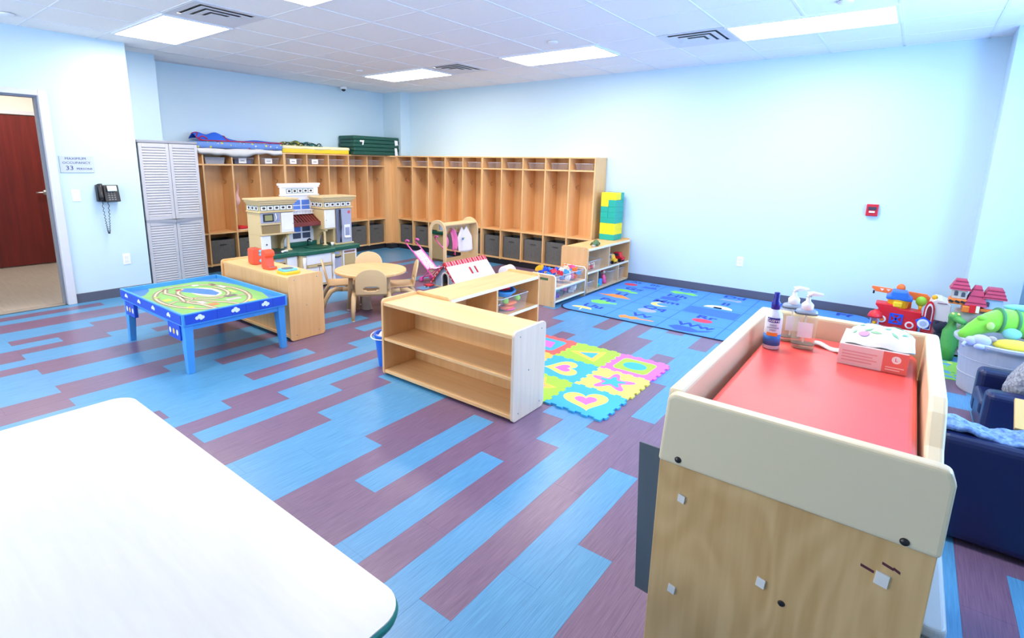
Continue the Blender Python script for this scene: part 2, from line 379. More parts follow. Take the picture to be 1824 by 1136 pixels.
struct(MB().box(-9.9, XL-.15, 4.2, 4.3, 0, HC).box(-9.9, XD-.15, -2.1, -2.0, 0, HC).build('wall_corridor_end', HW))
struct(B(-10, XD-.15, -2.0, 4.2, HC, HC+.1).build('ceiling_corridor', CEIL))
struct(B(-7.85, XL-.15, 2.2, 4.2, 0, HC).build('wall_corridor_side', HW))
CH = streak('cherry_door', (92, 20, 18), (120, 32, 28), (18, 18, 1.2), .32)
d2_ = struct(B(-9.72, -9.68, 1.18, 2.14, .012, 2.06).build('door_2', CH, bevel=.003))
MB().box(-9.72, -9.66, 2.145, 2.20, 0, 2.12).box(-9.72, -9.66, 1.12, 1.175, 0, 2.12).box(-9.72, -9.66, 1.175, 2.145, 2.07, 2.12).build('door_casing', FR, d2_)
hd = MB().cyl((-9.68, 2.065, 1.02), .034, .02, 18, 'x').tube([(-9.66, 2.065, 1.02), (-9.62, 2.065, 1.02), (-9.615, 2.05, 1.02), (-9.615, 1.95, 1.02)], .011)
hd.build('door_lever', CHROME, d2_, smooth=True)
LE = emis('troffer_diffuser', (255, 243, 228), LAMP)
cl = thing('ceiling_light', 'added, unseen ceiling light panel in the corridor beyond the doorway', 'ceiling light', (-8.6, 1.6, HC))
B(-8.9, -8.3, 1.0, 2.2, HC-.012, HC-.004).build('diffuser', LE, cl); B(-8.92, -8.28, .98, 2.22, HC-.006, HC).build('frame', GRID, cl)  # glowing panel added out of view to light the corridor
# ---- ceiling fixtures
LL = ['white ceiling light panel nearest the doorway, beside the large square vent', 'white ceiling light panel above the corner where the lockers meet', 'white ceiling light panel above the run of lockers on the long wall',
      'white ceiling light panel closest to the changing table, on the right', 'white ceiling light panel cut off by the top edge of the photo',
      'ceiling light panel above the changing table, outside the view', 'ceiling light panel near the doorway end behind the camera', 'ceiling light panel in the middle behind the camera']
lf = None
for (x, y), lb in zip(LIGHTS, LL):
    t = thing('ceiling_light', lb, 'ceiling light', (x+T, y+T/2, HC), 'recessed ceiling light panels')
    if lf is None:
        fm = MB()
        for a in ((x+.005, x+2*T-.005, y+.005, y+.028), (x+.005, x+2*T-.005, y+T-.028, y+T-.005), (x+.005, x+.028, y+.028, y+T-.028), (x+2*T-.028, x+2*T-.005, y+.028, y+T-.028)): fm.box(*a, HC-.013, HC+.02)
        fr = fm.build('frame', GRID, t); df = MB().prism(rrect(x+.028, x+2*T-.028, y+.028, y+T-.028, .02), HC-.009, HC-.004).build('diffuser', LE, t); lf = t
    else:
        for c in lf.children: o = c.copy(); COL.objects.link(o); o.parent = t
VG = mat('vent_metal', (216, 217, 222), .4); VD = mat('vent_throat', (128, 126, 128), .8)
for (x, y), lb in zip(VENTS, ('square louvred ceiling vent next to the light nearest the doorway', 'square louvred ceiling vent next to the light over the far corner', 'square louvred ceiling vent left of the light by the right wall')):
    t = thing('ceiling_vent', lb, 'vent', (x+T/2, y+T/2, HC), 'square ceiling vents')
    B(x+.03, x+T-.03, y+.03, y+T-.03, HC+.024, HC+.029).build('throat', VD, t)
    cx, cy = x+T/2, y+T/2
    fr = MB()
    for k, (a, b) in enumerate(((.298, .222), (.208, .150), (.136, .082), (.068, .0))):
        z0, z1 = HC-.002-.003*k, HC+.010-.003*k
        P_ = [(-a, -a), (a, -a), (a, a), (-a, a)]; Q_ = [(-b, -b), (b, -b), (b, b), (-b, b)]
        mb = MB().add([(cx+p[0], cy+p[1], z0) for p in P_]+[(cx+p[0], cy+p[1], z1-.004) for p in Q_], [(i, (i+1) % 4, 4+(i+1) % 4, 4+i) for i in range(4)])
        mb.build('louvre', VG, t, solid=.003)
for x, y, r, lb in ((-2.984, 4.749, .05, 'small round white ceiling disc above the long light by the lockers'), (-.568, 4.814, .05, 'small round white ceiling disc at the top right of the photo'),
                    (-6.002, 4.766, .045, 'small round white ceiling disc left of the far corner light'), (-6.302, 1.26, .06, 'round white ceiling disc at the top left above the doorway')):
    t = solo(MB().lathe([(r, 0), (r, -.01), (r*.8, -.016), (.001, -.018)], n=24, o=(x, y, HC)), 'sprinkler_cover', WHITEP, lb, 'ceiling disc', (x, y, HC), 'round ceiling discs', smooth=True)
t = thing('security_camera', 'small dome security camera on the ceiling above the far lockers', 'camera', (-7.52, 5.64, HC))
MB().lathe([(.055, 0), (.055, -.03), (.045, -.04), (.03, -.042)], n=20, o=(-7.52, 5.64, HC)).build('housing', WHITEP, t, smooth=True)
MB().ell((-7.52, 5.64, HC-.04), (.036, .036, .034)).build('dome', BLACKP, t, smooth=True)
# ---- fittings on the door-side wall
BLU = mat('sign_lettering', (44, 44, 120), .6)
t = thing('occupancy_sign', 'pale grey sign with blue lettering stating maximum occupancy 33 persons', 'sign', (XD, 1.74, 1.36))
B(XD+.0005, XD+.008, 1.597, 1.885, 1.363, 1.533).build('plate', mat('sign_plate', (184, 196, 206), .5), t, bevel=.003)
RX = (PI/2, 0, PI/2)
for s_, yy, zz, sz in (('MAXIMUM', 1.733, 1.505, .034), ('OCCUPANCY', 1.738, 1.463, .034), ('33', 1.675, 1.41, .062), ('PERSONS', 1.80, 1.402, .029)):
    text('lettering', s_, sz, BLU, t, (XD+.0085, yy, zz), RX, sx=1.13)
def plate(x, y, z, ax, label, name, slots):
    t = thing(name, label, 'switch' if 'switch' in name else 'outlet', (x, y, z-.06))
    s = 1 if ax == 'x' else -1
    def bb(w0, w1, z0, z1, d0, d1):
        return B(x+d0, x+d1, y+w0, y+w1, z+z0, z+z1) if ax == 'x' else B(x+w0, x+w1, y-d1, y-d0, z+z0, z+z1)
    bb(-.036, .036, -.06, .06, .0004, .006).build('wall_plate', WHITEP, t, bevel=.002)
    for a, b, nm in slots: bb(-.018, .018, a, b, .006, .009).build(nm, mat('fixture_white', (226, 228, 232), .4), t, bevel=.001)
plate(XD, 1.698, 1.131, 'x', 'white double rocker light switch under the occupancy sign', 'light_switch', ((.004, .036, 'rocker'), (-.036, -.004, 'rocker')))
plate(XD, 2.079, .414, 'x', 'white wall outlet low on the wall beside the tall grey cabinet', 'wall_outlet', ((.006, .036, 'socket'), (-.036, -.006, 'socket')))
plate(-1.51, YR, .432, 'y', 'white wall outlet low on the long blue wall above the alphabet rug', 'wall_outlet', ((.006, .036, 'socket'), (-.036, -.006, 'socket')))
t = thing('wall_phone', 'black desk phone mounted on the wall with a coiled cord hanging down', 'telephone', (XD, 1.96, 1.03))
mb = MB().prism([(XD+.0005, 1.05), (XD+.10, 1.06), (XD+.055, 1.235), (XD+.0005, 1.235)], 1.925, 2.065, 'xz'); mb.build('base', BLACKP, t, bevel=.006)
mb = MB().obox((XD+.095, 1.995, 1.20), (.001, 0, .003), (0, .043, 0), (-.0075, 0, .026)); mb.build('screen', mat('phone_screen', (196, 214, 216), .3), t)
for r_ in range(4):
    for c_ in range(3):
        zz = 1.150-.022*r_; xx = XD+.10-(zz-1.06)*.257+.001
        MB().obox((xx, 1.965+.026*c_, zz), (.002, 0, .0005), (0, .008, 0), (-.0014, 0, .0055)).build('key', mat('phone_key', (120, 122, 128), .5), t)
hs = MB().tube([(XD+.09, 1.893, 1.07), (XD+.095, 1.893, 1.11), (XD+.085, 1.893, 1.20), (XD+.07, 1.893, 1.245)], [.026, .019, .019, .026], 10); hs.build('handset', BLACKP, t, smooth=True)
MB().box(XD+.0005, XD+.06, 1.868, 1.925, 1.06, 1.24).build('cradle', BLACKP, t, bevel=.008)
cord = []
for k in range(90):
    u = k/89; ph = k*1.9
    cord.append((XD+.05+.007*math.cos(ph), 1.905+.055*u+.0+.007*math.sin(ph), 1.06-.34*math.sin(PI*u)**.8))
MB().tube(cord, .0035, 5).build('coiled_cord', BLACKP, t, smooth=True)
t = thing('fire_alarm', 'red fire alarm pull station high on the long blue wall', 'fire alarm', (-.303, YR, 1.067))
RED = mat('alarm_red', (206, 32, 52), .35)
B(-.354, -.252, YR-.042, YR-.0005, 1.067, 1.188).build('housing', RED, t, bevel=.004)
B(-.338, -.268, YR-.052, YR-.042, 1.13, 1.162).build('handle_recess', mat('alarm_dark', (58, 52, 66), .5), t, bevel=.002)
B(-.328, -.278, YR-.06, YR-.052, 1.102, 1.12).build('pull_handle', WHITEP, t, bevel=.002)
B(-.346, -.26, YR-.047, YR-.042, 1.075, 1.088).build('bottom_ledge', RED, t)
# ================================================================ LOCKERS, CABINET, MATS
PLINTH = mat('black_plinth', (40, 40, 46), .6)
BINF = streak('grey_bin_fabric', (84, 84, 84), (104, 104, 103), (160, 160, 20), .9)
HOOK = mat('bronze_hook', (150, 124, 98), .4, .8)
ZT, ZS, ZL, ZB, TH = 1.615, 1.452, .535, .105, .019
hookmesh = None
def locker(axis, front, back, edges, label, filler=None, cap=None):
    """axis 'y': runs along y and faces +x; axis 'x': runs along x and faces -y. edges = divider centres"""
    def bb(a0, a1, d0, d1, z0, z1):      # a along the run, d depth position
        return B(min(d0, d1), max(d0, d1), a0, a1, z0, z1) if axis == 'y' else B(a0, a1, min(d0, d1), max(d0, d1), z0, z1)
    s = 1 if axis == 'y' else -1
    a, b = edges[0], edges[-1]
    t = thing('locker_unit', label, 'lockers', ((front+back)/2, (a+b)/2, 0) if axis == 'y' else ((a+b)/2, (front+back)/2, 0), 'maple cubby lockers')
    MA = MAPLEY if axis == 'y' else MAPLEX
    bb(a, b, back+s*.004, front-s*.045, 0, ZB-.012).build('plinth', PLINTH, t)
    bb(a, b, back+s*.002, back+s*.012, ZB, ZT).build('back_panel', MAPLE, t)
    bb(a-TH/2, b+TH/2, back+s*.002, front+s*.004, ZT, ZT+TH).build('top', MA, t, bevel=.002)
    bb(a+TH/2, b-TH/2, back+s*.012, front, ZB-.012, ZB+TH-.012).build('bottom_panel', MA, t)
    for e in edges: bb(e-TH/2, e+TH/2, back+s*.012, front+s*.002, ZB-.02, ZT).build('divider', MAPLE, t, bevel=.0015)
    for i in range(len(edges)-1):
        p, q = edges[i]+TH/2, edges[i+1]-TH/2
        bb(p, q, back+s*.012, front-s*.002, ZS-TH/2, ZS+TH/2).build('upper_shelf', MA, t)
        bb(p, q, back+s*.012, front-s*.002, ZL-TH/2, ZL+TH/2).build('seat_shelf', MA, t)
        m_ = q if axis == 'y' else p; d0 = back+s*.14; e_ = -1 if axis == 'y' else 1      # hook on the side panel
        def P_(dd, aa, zz): return (d0+aa, m_+e_*dd, zz) if axis == 'y' else (m_+e_*dd, d0+aa, zz)
        hk = MB().tube([P_(.002, 0, 1.235), P_(.006, 0, 1.205), P_(.025, 0, 1.195), P_(.035, 0, 1.208)], .0035, 6)
        hk.tube([P_(.004, 0, 1.23), P_(.025, 0, 1.235), P_(.042, 0, 1.258)], .0035, 6); hk.build('coat_hook', HOOK, t, smooth=True)
    if filler:
        for fq in filler: B(*fq, ZB-.02, ZT).build('filler_panel', MAPLE, t)
        B(*cap, ZT, ZT+TH).build('corner_top', MA, t)
        B(-7.40, -7.23, 6.33, 6.52, 0, ZB-.02).build('plinth', PLINTH, t)
    return t
P = .3848
LE_ = [3.233-P]+[3.233+P*i for i in range(9)]
RE_ = [-7.185+P*i+.0005*i for i in range(11)]
locker('y', -7.33, XL, LE_[:5], 'maple lockers on the left wall beside the grey cabinet, under the bedding')
locker('y', -7.33, XL, [LE_[4]+TH]+LE_[5:], 'maple lockers on the left wall behind the play kitchen, nearest the corner', filler=[(-7.345, -7.33, 6.322, 6.459), (-7.33, -7.196, 6.459, 6.474)], cap=(XL+.002, -7.197, 6.323, 6.575))
locker('x', 6.46, YR, RE_[:6], 'maple lockers on the long wall, nearest the room corner')
locker('x', 6.46, YR, [RE_[5]+TH]+RE_[6:], 'maple lockers on the long wall, next to the tower of blocks')
# fabric bins in the bottom cubbies and clear trays in the top cubbies
def fabric_bin(x0, x1, y0, y1, z0, z1, label, face):
    t = thing('storage_bin', label, 'bin', ((x0+x1)/2, (y0+y1)/2, z0), 'grey fabric bins in the lockers')
    w = .006; m = MB().box(x0, x1, y0, y1, z0, z0+w).box(x0, x0+w, y0, y1, z0+w, z1).box(x1-w, x1, y0, y1, z0+w, z1).box(x0+w, x1-w, y0, y0+w, z0+w, z1).box(x0+w, x1-w, y1-w, y1, z0+w, z1)
    m.build('body', BINF, t, bevel=.002)
    c = (x0+x1)/2 if face == 'y' else (y0+y1)/2; zc = z1-.07
    hd = MB()
    if face == 'y': hd.tube([(c-.045, y0-.001, zc), (c-.03, y0-.006, zc+.006), (c+.03, y0-.006, zc+.006), (c+.045, y0-.001, zc)], .006, 6)
    else: hd.tube([(x1+.001, c-.045, zc), (x1+.006, c-.03, zc+.006), (x1+.006, c+.03, zc+.006), (x1+.001, c+.045, zc)], .006, 6)
    hd.build('handle', mat('bin_handle', (70, 70, 70), .8), t, smooth=True)
ZB0 = ZB+TH-.012
for i in range(10):
    p, q = RE_[i]+.02+(.019 if i == 5 else 0), RE_[i+1]-.02
    fabric_bin(p+.012, q-.012, 6.50, 6.76, ZB0, ZB0+.325, 'grey fabric bin at the bottom of the %s long-wall locker from the room corner' % ORD[i], 'y')
for i in range(9):
    p, q = LE_[i]+.02+(.019 if i == 4 else 0), LE_[i+1]-.02
    if i == 0: continue
    fabric_bin(-7.63, -7.37, p+.012, q-.012, ZB0, ZB0+.325, 'grey fabric bin at the bottom of the %s left-wall locker from the room corner' % ORD[8-i], 'x')
def tray(x0, x1, y0, y1, z0, h, label, face, m=CLEARP, labelcard=False, fill=None):
    t = thing('clear_tray', label, 'tray', ((x0+x1)/2, (y0+y1)/2, z0), 'clear trays in the top cubbies')
    w = .004; e = .012
    mb = MB().box(x0+e, x1-e, y0+e, y1-e, z0, z0+w)
    for a in ((x0+e, y0+e, x1-e, y0+e, x0, y0, x1, y0), (x1-e, y0+e, x1-e, y1-e, x1, y0, x1, y1), (x1-e, y1-e, x0+e, y1-e, x1, y1, x0, y1), (x0+e, y1-e, x0+e, y0+e, x0, y1, x0, y0)):
        mb.add([(a[0], a[1], z0+w), (a[2], a[3], z0+w), (a[6], a[7], z0+h), (a[4], a[5], z0+h)], [(0, 1, 2, 3)])
    mb.build('tray_body', m, t)
    r = MB().tube([(x0, y0, z0+h), (x1, y0, z0+h), (x1, y1, z0+h), (x0, y1, z0+h)], .004, 6, close=True); r.build('rim', clear('clear_rim', (225, 228, 240), .4), t, smooth=True)
    if labelcard:
        c = (y0+y1)/2-.02
        k = B(x1-.002, x1+.001, c-.055, c+.055, z0+.012, z0+.085).build('name_card', WHITEP, t)
        B(x1+.001, x1+.0014, c-.03, c+.03, z0+.04, z0+.052).build('pencilled_line', mat('faint_ink', (150, 150, 158), .8), k)
    if fill: B(x0+.025, x1-.025, y0+.025, y1-.025, z0+w, z0+h*.75).build('folded_cloth', mat('navy_cloth', (60, 70, 120), .9), t, bevel=.012)
for i in range(10):
    p, q = RE_[i]+.02+(.019 if i == 5 else 0), RE_[i+1]-.02
    tray(p+.05, q-.03, 6.50, 6.74, ZS+TH/2, .085, 'clear plastic tray on top of the %s long-wall locker from the room corner' % ORD[i], 'y')
for i in range(1, 9):
    p, q = LE_[i]+.02+(.019 if i == 4 else 0), LE_[i+1]-.02
    lab = 'tray on top of the %s left-wall locker from the room corner' % ORD[8-i]
    if i == 1: tray(-7.60, -7.38, p+.03, q-.05, ZS+TH/2, .085, 'frosted grey '+lab, 'x', m=mat('frosted_tray', (150, 156, 170), .4))
    else: tray(-7.60, -7.38, p+.03, q-.03, ZS+TH/2, .085, 'clear plastic '+lab, 'x', labelcard=i in (2, 3, 4, 5), fill=i == 2)
# things left in the second visible locker
t = thing('child_scarf', 'pale pink child scarf hanging inside the left-wall locker left of the play kitchen', 'scarf', (-7.5, 3.72, .9))
PK = mat('pale_pink_cloth', (236, 200, 200), .9, var=.1, scale=30)
MB().tube([(-7.595, 3.81, 1.20), (-7.58, 3.79, 1.10), (-7.54, 3.74, 1.02), (-7.50, 3.72, .97), (-7.47, 3.71, .93), (-7.5, 3.72, .84), (-7.52, 3.71, .76)], [.008, .014, .03, .055, .06, .03, .012], 10).build('cloth', PK, t, smooth=True, sub=1)
t = thing('red_shoe', 'small red shoe on the seat of the left-wall locker below the scarf', 'shoe', (-7.45, 3.75, ZL+.01))
RS = mat('red_shoe', (200, 30, 44), .5)
MB().ell((-7.45, 3.75, ZL+.04), (.045, .085, .03)).build('upper', RS, t, smooth=True); MB().lathe([(.03, 0), (.036, .03)], n=14, o=(-7.45, 3.70, ZL+.045)).build('ankle', RS, t, smooth=True)
MB().prism(circ(-7.45, 3.75, .045, .09), ZL+.0096, ZL+.02).build('sole', mat('shoe_sole', (230, 220, 215), .6), t)
# tall plastic cabinet with louvred doors
CW = mat('cabinet_white', (184, 185, 192), .5, var=.015); CG = mat('cabinet_grey', (146, 150, 162), .5, var=.02); CDK = mat('cabinet_dark', (96, 98, 108), .6)
x1, x0, y0, y1, zt = -6.82, -7.24, 2.31, 2.962, 1.722
t = thing('utility_cabinet', 'tall grey and white plastic cabinet with louvred double doors', 'cabinet', ((x0+x1)/2, (y0+y1)/2, 0))
B(x0, x1-.03, y0+.012, y1-.012, .0, zt-.03).build('body', CDK, t, bevel=.004)
MB().prism(rrect(x0-.003, x1+.012, y0, y1, .02), zt-.03, zt).build('top', CG, t, bevel=.006)
ym = (y0+y1)/2
for a, b, sd in ((y0+.012, ym-.002, 1), (ym+.002, y1-.012, -1)):
    for z0, z1, top in ((.825, zt-.034, True), (.03, .80, False)):
        dr = MB().box(x1-.03, x1-.004, a, b, z0, z1).build('door', CW, t, bevel=.004)
        MB().box(x1-.004, x1+.011, a, a+.035, z0, z1).box(x1-.004, x1+.011, b-.035, b, z0, z1).box(x1-.004, x1+.011, a+.035, b-.035, z1-.045, z1).box(x1-.004, x1+.011, a+.035, b-.035, z0, z0+.04).build('door_rim', CW, dr, bevel=.003)
        n = 26 if top else 24; hz = (z1-z0-.085)/n
        for k in range(n):
            zz = z0+.04+hz*k
            MB().prism([(x1-.004, zz), (x1+.010, zz+.003), (x1-.0035, zz+hz)], a+.035, b-.035, 'xz').build('louvre', CW, dr)
    hb = MB(); nn = 12
    for k in range(nn):
        u0, u1 = k/nn, (k+1)/nn; f = lambda u: x1+.012+.018*((u if sd > 0 else 1-u)**1.5)
        g = lambda u: .795-.012*((u if sd > 0 else 1-u)**2)
        ya, yb = a+(b-a)*u0, a+(b-a)*u1
        hb.add([(x1-.02, ya, g(u0)), (f(u0), ya, g(u0)), (f(u0), ya, g(u0)+.034), (x1-.02, ya, g(u0)+.034), (x1-.02, yb, g(u1)), (f(u1), yb, g(u1)), (f(u1), yb, g(u1)+.034), (x1-.02, yb, g(u1)+.034)],
               [(0, 1, 5, 4), (1, 2, 6, 5), (2, 3, 7, 6), (3, 0, 4, 7)]+([(0, 3, 2, 1)] if k == 0 else [])+([(4, 5, 6, 7)] if k == nn-1 else []))
    hb.build('handle_ledge', CG, t)
# bedding and mats on top of the left lockers
Z = ZT+TH
def softbox(x0, x1, y0, y1, z0, z1, sag=.0, rip=.006, n=(10, 24), seed=1):
    """a slab with softly rippled sides; sag drops the front edge"""
    rnd = random.Random(seed); ph = [rnd.uniform(0, 6.28) for _ in range(6)]
    def w(u, k): return rip*(math.sin(9*u+ph[k])+.6*math.sin(23*u+ph[k+1])+.4*math.sin(41*u+ph[k+2]))
    mb = MB(); nu = 4; nv = n[1]; L = []
    for j in range(nv+1):
        v = j/nv; y = y0+(y1-y0)*v; xf = x1+w(v, 0); zt_ = z1+.5*w(v, 2); zb = z0-(sag(v) if callable(sag) else sag*abs(math.sin(3.1*PI*v))**.7)
        L.append([(x0, y, z0), (x0, y, zt_), (x0+(x1-x0)*.5, y, zt_+.4*w(v, 1)), (xf-.012, y, zt_), (xf, y, zt_-.012), (xf+.006, y, (zt_+zb)/2), (xf-.002, y, zb), (x1-.03, y, z0)])
    k = len(L[0])
    mb.add([p for r in L for p in r], [(j*k+i, j*k+(i+1) % k, (j+1)*k+(i+1) % k, (j+1)*k+i) for j in range(nv) for i in range(k)]+[tuple(range(k))[::-1], tuple(nv*k+i for i in range(k))])
    return mb
BPAT = dotted('blue_printed_cloth', (112, 152, 222), [(112, 152, 222), (206, 60, 80), (112, 152, 222), (226, 214, 90), (112, 152, 222), (225, 226, 235)], 24, .36)
solo(softbox(-7.63, -7.306, 3.17, 4.355, Z+.002, Z+.03, sag=lambda v: .035+.05*math.exp(-((v-.4)/.22)**2)+.012*math.sin(15*v)+.006*math.sin(37*v), rip=.008, n=(10, 60), seed=3), 'sheeted_mat', mat('white_sheet', (228, 226, 222), .9, bump=.3, bscale=14), 'white sheet wrapped nap mat drooping over the left lockers, under the blue mat', 'nap mat', (-7.48, 3.76, Z), smooth=True)
solo(softbox(-7.62, -7.32, 3.175, 4.365, Z+.034, Z+.118, rip=.004, n=(10, 40), seed=5), 'printed_mat', BPAT, 'light blue printed nap mat lying under the bright blue blanket', 'nap mat', (-7.47, 3.77, Z+.06), smooth=True)
t = thing('blue_blanket', 'bright blue blanket with red trim bunched on top of the printed mat', 'blanket', (-7.46, 3.78, Z+.12))
BB_ = mat('bright_blue_fleece', (46, 104, 222), .95, var=.08, scale=20)
def blk(u, v):
    y = 3.20+1.17*v; x = -7.61+.29*u; e = math.sin(PI*min(1, max(0, u*1.0)))
    h = .06+.045*math.exp(-((v-.06)/.07)**2)+.075*math.exp(-((v-.24)/.08)**2)+.02*math.sin(9*v)+.012*math.sin(17*v+4*u)
    h *= (1-.72*v); z = Z+.122+h*(.35+.65*e)*(1-u**4)+.002
    return (x, y, z)
MB().grid(blk, 14, 60).build('fleece', BB_, t, smooth=True, solid=.006)
RT = mat('red_trim', (190, 34, 58), .8)
MB().tube([Vector(blk(1, j/60))+Vector((.002, 0, .005)) for j in range(61)], .007, 6).build('trim', RT, t, smooth=True)
MB().tube([Vector(blk(i/14, .02+.02*math.sin(i)))+Vector((0, 0, .006)) for i in range(15)], .007, 6).build('trim', RT, t, smooth=True)
MB().tube([Vector(blk(i/14, .33+.01*math.sin(i)))+Vector((.0, 0, .008)) for i in range(4, 15)], .007, 6).build('trim', RT, t, smooth=True)
MB().tube([Vector(blk(.93, .0+.012*j+.0))+Vector((.012, 0, .01+.035*math.sin(PI*j/8)**1)) for j in range(9)], .007, 6).build('trim', RT, t, smooth=True)
YM = mat('yellow_vinyl', (240, 206, 40), .5)
solo(B(-7.63, -7.322, 4.372, 5.555, Z+.001, Z+.062), 'yellow_mat', YM, 'bright yellow vinyl nap mat under a cream sheet on the left lockers', 'nap mat', (-7.47, 4.96, Z), bevel=.01, seg=3)
solo(softbox(-7.625, -7.325, 4.372, 5.57, Z+.064, Z+.106, sag=.012, rip=.004, seed=9), 'cream_sheet', mat('cream_sheet', (240, 232, 190), .9, bump=.3, bscale=16), 'cream sheet folded over the yellow nap mat', 'sheet', (-7.47, 4.97, Z+.06), smooth=True)
for k, (yy, lab, c1) in enumerate(((4.47, 'rumpled green and yellow printed blanket heaped next to the blue blanket', (120, 128, 60)), (4.78, 'teal printed blanket bunched on the cream sheet', (30, 110, 118)))):
    m_ = dotted('bundle_cloth_%d' % k, c1, [(60, 70, 44), (214, 196, 60), c1, (200, 205, 210)], 26, .4)
    t = thing('rolled_blanket', lab, 'blanket', (-7.47, yy+.1, Z+.108))
    rn = random.Random(k+4); ph = [rn.uniform(0, 6) for _ in range(4)]
    MB().grid(lambda u, v: (-7.60+.25*u, yy-.06+.36*v, Z+.110+(.075-.02*k)*math.sin(PI*u)**.6*abs(math.sin(PI*v))**.5*(.75+.3*math.sin(8*v+ph[0])+.2*math.sin(11*u+ph[1]))), 14, 18).build('cloth', m_, t, smooth=True, solid=.008)
    MB().tube([(-7.36+.01*math.sin(j), yy-.04+.32*j/10, Z+.116+.035*abs(math.sin(j*.9))) for j in range(11)], .009, 6).build('binding', mat('dark_green_binding', (34, 56, 50), .9), t, smooth=True)
GR = mat('dark_green_vinyl', (18, 78, 66), .42, bump=.08, bscale=30)
hz = (1.942-Z)/5
for k in range(5):
    dy = (.0, .012, -.006, .008, .0)[k]
    t = solo(B(-7.63, -7.235+.004*(k % 2), 5.585+dy, 6.563+dy*.5, Z+hz*k+.001, Z+hz*(k+1)-.001), 'green_mat', GR, 'dark green vinyl nap mat, %s from the bottom of its stack' % ORD[k], 'nap mat', (-7.48, 6.1, Z+hz*k), 'stacked dark green nap mats', bevel=.012, seg=3)
t = thing('loose_strap', 'white label strap dangling from the front of the green mat stack', 'strap', (-7.22, 6.5, Z+.05))
MB().add([(-7.222, 6.45, Z+.26), (-7.222, 6.52, Z+.255), (-7.220, 6.53, Z+.18), (-7.220, 6.46, Z+.17)], [(0, 1, 2, 3)]).build('tag', WHITEP, t, solid=.003)
MB().add([(-7.222, 6.45, Z+.13), (-7.222, 6.50, Z+.13), (-7.218, 6.53, Z-.03), (-7.218, 6.46, Z-.05)], [(0, 1, 2, 3)]).build('tag', WHITEP, t, solid=.003)
t = thing('mat_tag', 'small white paper tag hanging on the left part of the green mats', 'tag', (-7.22, 5.76, Z+.2))
MB().add([(-7.222, 5.70, Z+.235), (-7.222, 5.79, Z+.235), (-7.222, 5.77, Z+.16), (-7.222, 5.745, Z+.16), (-7.222, 5.755, Z+.21), (-7.222, 5.70, Z+.21)], [(0, 1, 2, 3, 4, 5)]).build('paper', WHITEP, t, solid=.003)
# ================================================================ LOW SHELVES, TABLES, CHAIRS
BOLT = mat('nickel_bolt', (176, 172, 168), .3, .9)
WEDGE = mat('white_edge_band', (238, 232, 224), .45)
def end_panel(t, axis, at, th, d0, d1, h, r=.03, m=MAPLE, name='end_panel', bolts=None):
    """rounded upright panel; axis 'x' = panel plane normal to x"""
    poly = rrect(d0, d1, .004, h, r, 4)
    p = (MB().prism(poly, at, at+th, 'yz') if axis == 'x' else MB().prism(poly, at, at+th, 'xz')).build(name, m, t, bevel=.0015)
    if bolts:
        side, pts = bolts
        for (d, zz) in pts:
            c = (at+th if side > 0 else at-.003, d, zz) if axis == 'x' else (d, at+th if side > 0 else at-.003, zz)
            MB().lathe([(.006, 0), (.005, .002), (.001, .003)], n=10, axis=axis, o=c).build('bolt', BOLT, p, smooth=True)
    return p
H_ = .575
# -- divider shelf between train table and play kitchen (open towards the kitchen)
X0, X1, A, Bq = -5.175, -4.0, 2.362, 2.702
t = thing('low_shelf', 'low maple shelf standing with its back to the train table, toys on top', 'shelf', ((X0+X1)/2, (A+Bq)/2, 0))
end_panel(t, 'x', X1-.019, .019, A, Bq, H_, bolts=(1, ((A+.06, .535), (Bq-.06, .535), (2.53, .30), (A+.06, .05), (Bq-.06, .05))))
end_panel(t, 'x', X0, .019, A, Bq, H_)
B(X0+.019, X1-.019, A+.012, Bq-.004, .535, .556).build('top', MAPLEX, t)
B(X0+.019, X1-.019, A+.02, A+.032, .03, .535).build('back_panel', MAPLE, t)
B(X0+.019, X1-.019, A+.004, Bq-.004, .03, .05).build('bottom_shelf', MAPLEX, t); B(X0+.019, X1-.019, A+.032, Bq-.01, .27, .289).build('middle_shelf', MAPLEX, t)
B(X0+.03, X1-.03, A+.04, Bq-.04, 0, .03).build('plinth', PLINTH, t)
# -- front shelf of the L, open towards the camera
X0, X1, A, Bq = -2.862, -1.69, 2.40, 2.742
t = thing('low_shelf', 'empty low maple shelf with two open shelves in the middle of the room', 'shelf', ((X0+X1)/2, (A+Bq)/2, 0))
end_panel(t, 'x', X1-.019, .019, A, Bq, H_, m=streak('pale_end_laminate', (214, 194, 172), (226, 208, 188), (26, 26, 1.6), .38), bolts=(1, ((A+.06, .535), (Bq-.05, .535), (2.56, .30), (A+.06, .05), (Bq-.05, .05))))
end_panel(t, 'x', X0, .019, A, Bq, H_)
B(X0+.019, X1-.019, A+.006, Bq-.004, .527, .552).build('top', MAPLEX, t, bevel=.002)
B(X0+.019, X1-.019, Bq-.03, Bq-.018, .03, .527).build('back_panel', MAPLE, t)
B(X0+.019, X1-.019, A+.006, Bq-.03, .268, .288).build('middle_shelf', MAPLEX, t, bevel=.002)
B(X0+.019, X1-.019, A+.006, Bq-.03, .022, .046).build('bottom_shelf', MAPLEX, t, bevel=.002)
B(X0+.03, X1-.03, A+.045, Bq-.04, 0, .022).build('plinth', PLINTH, t)
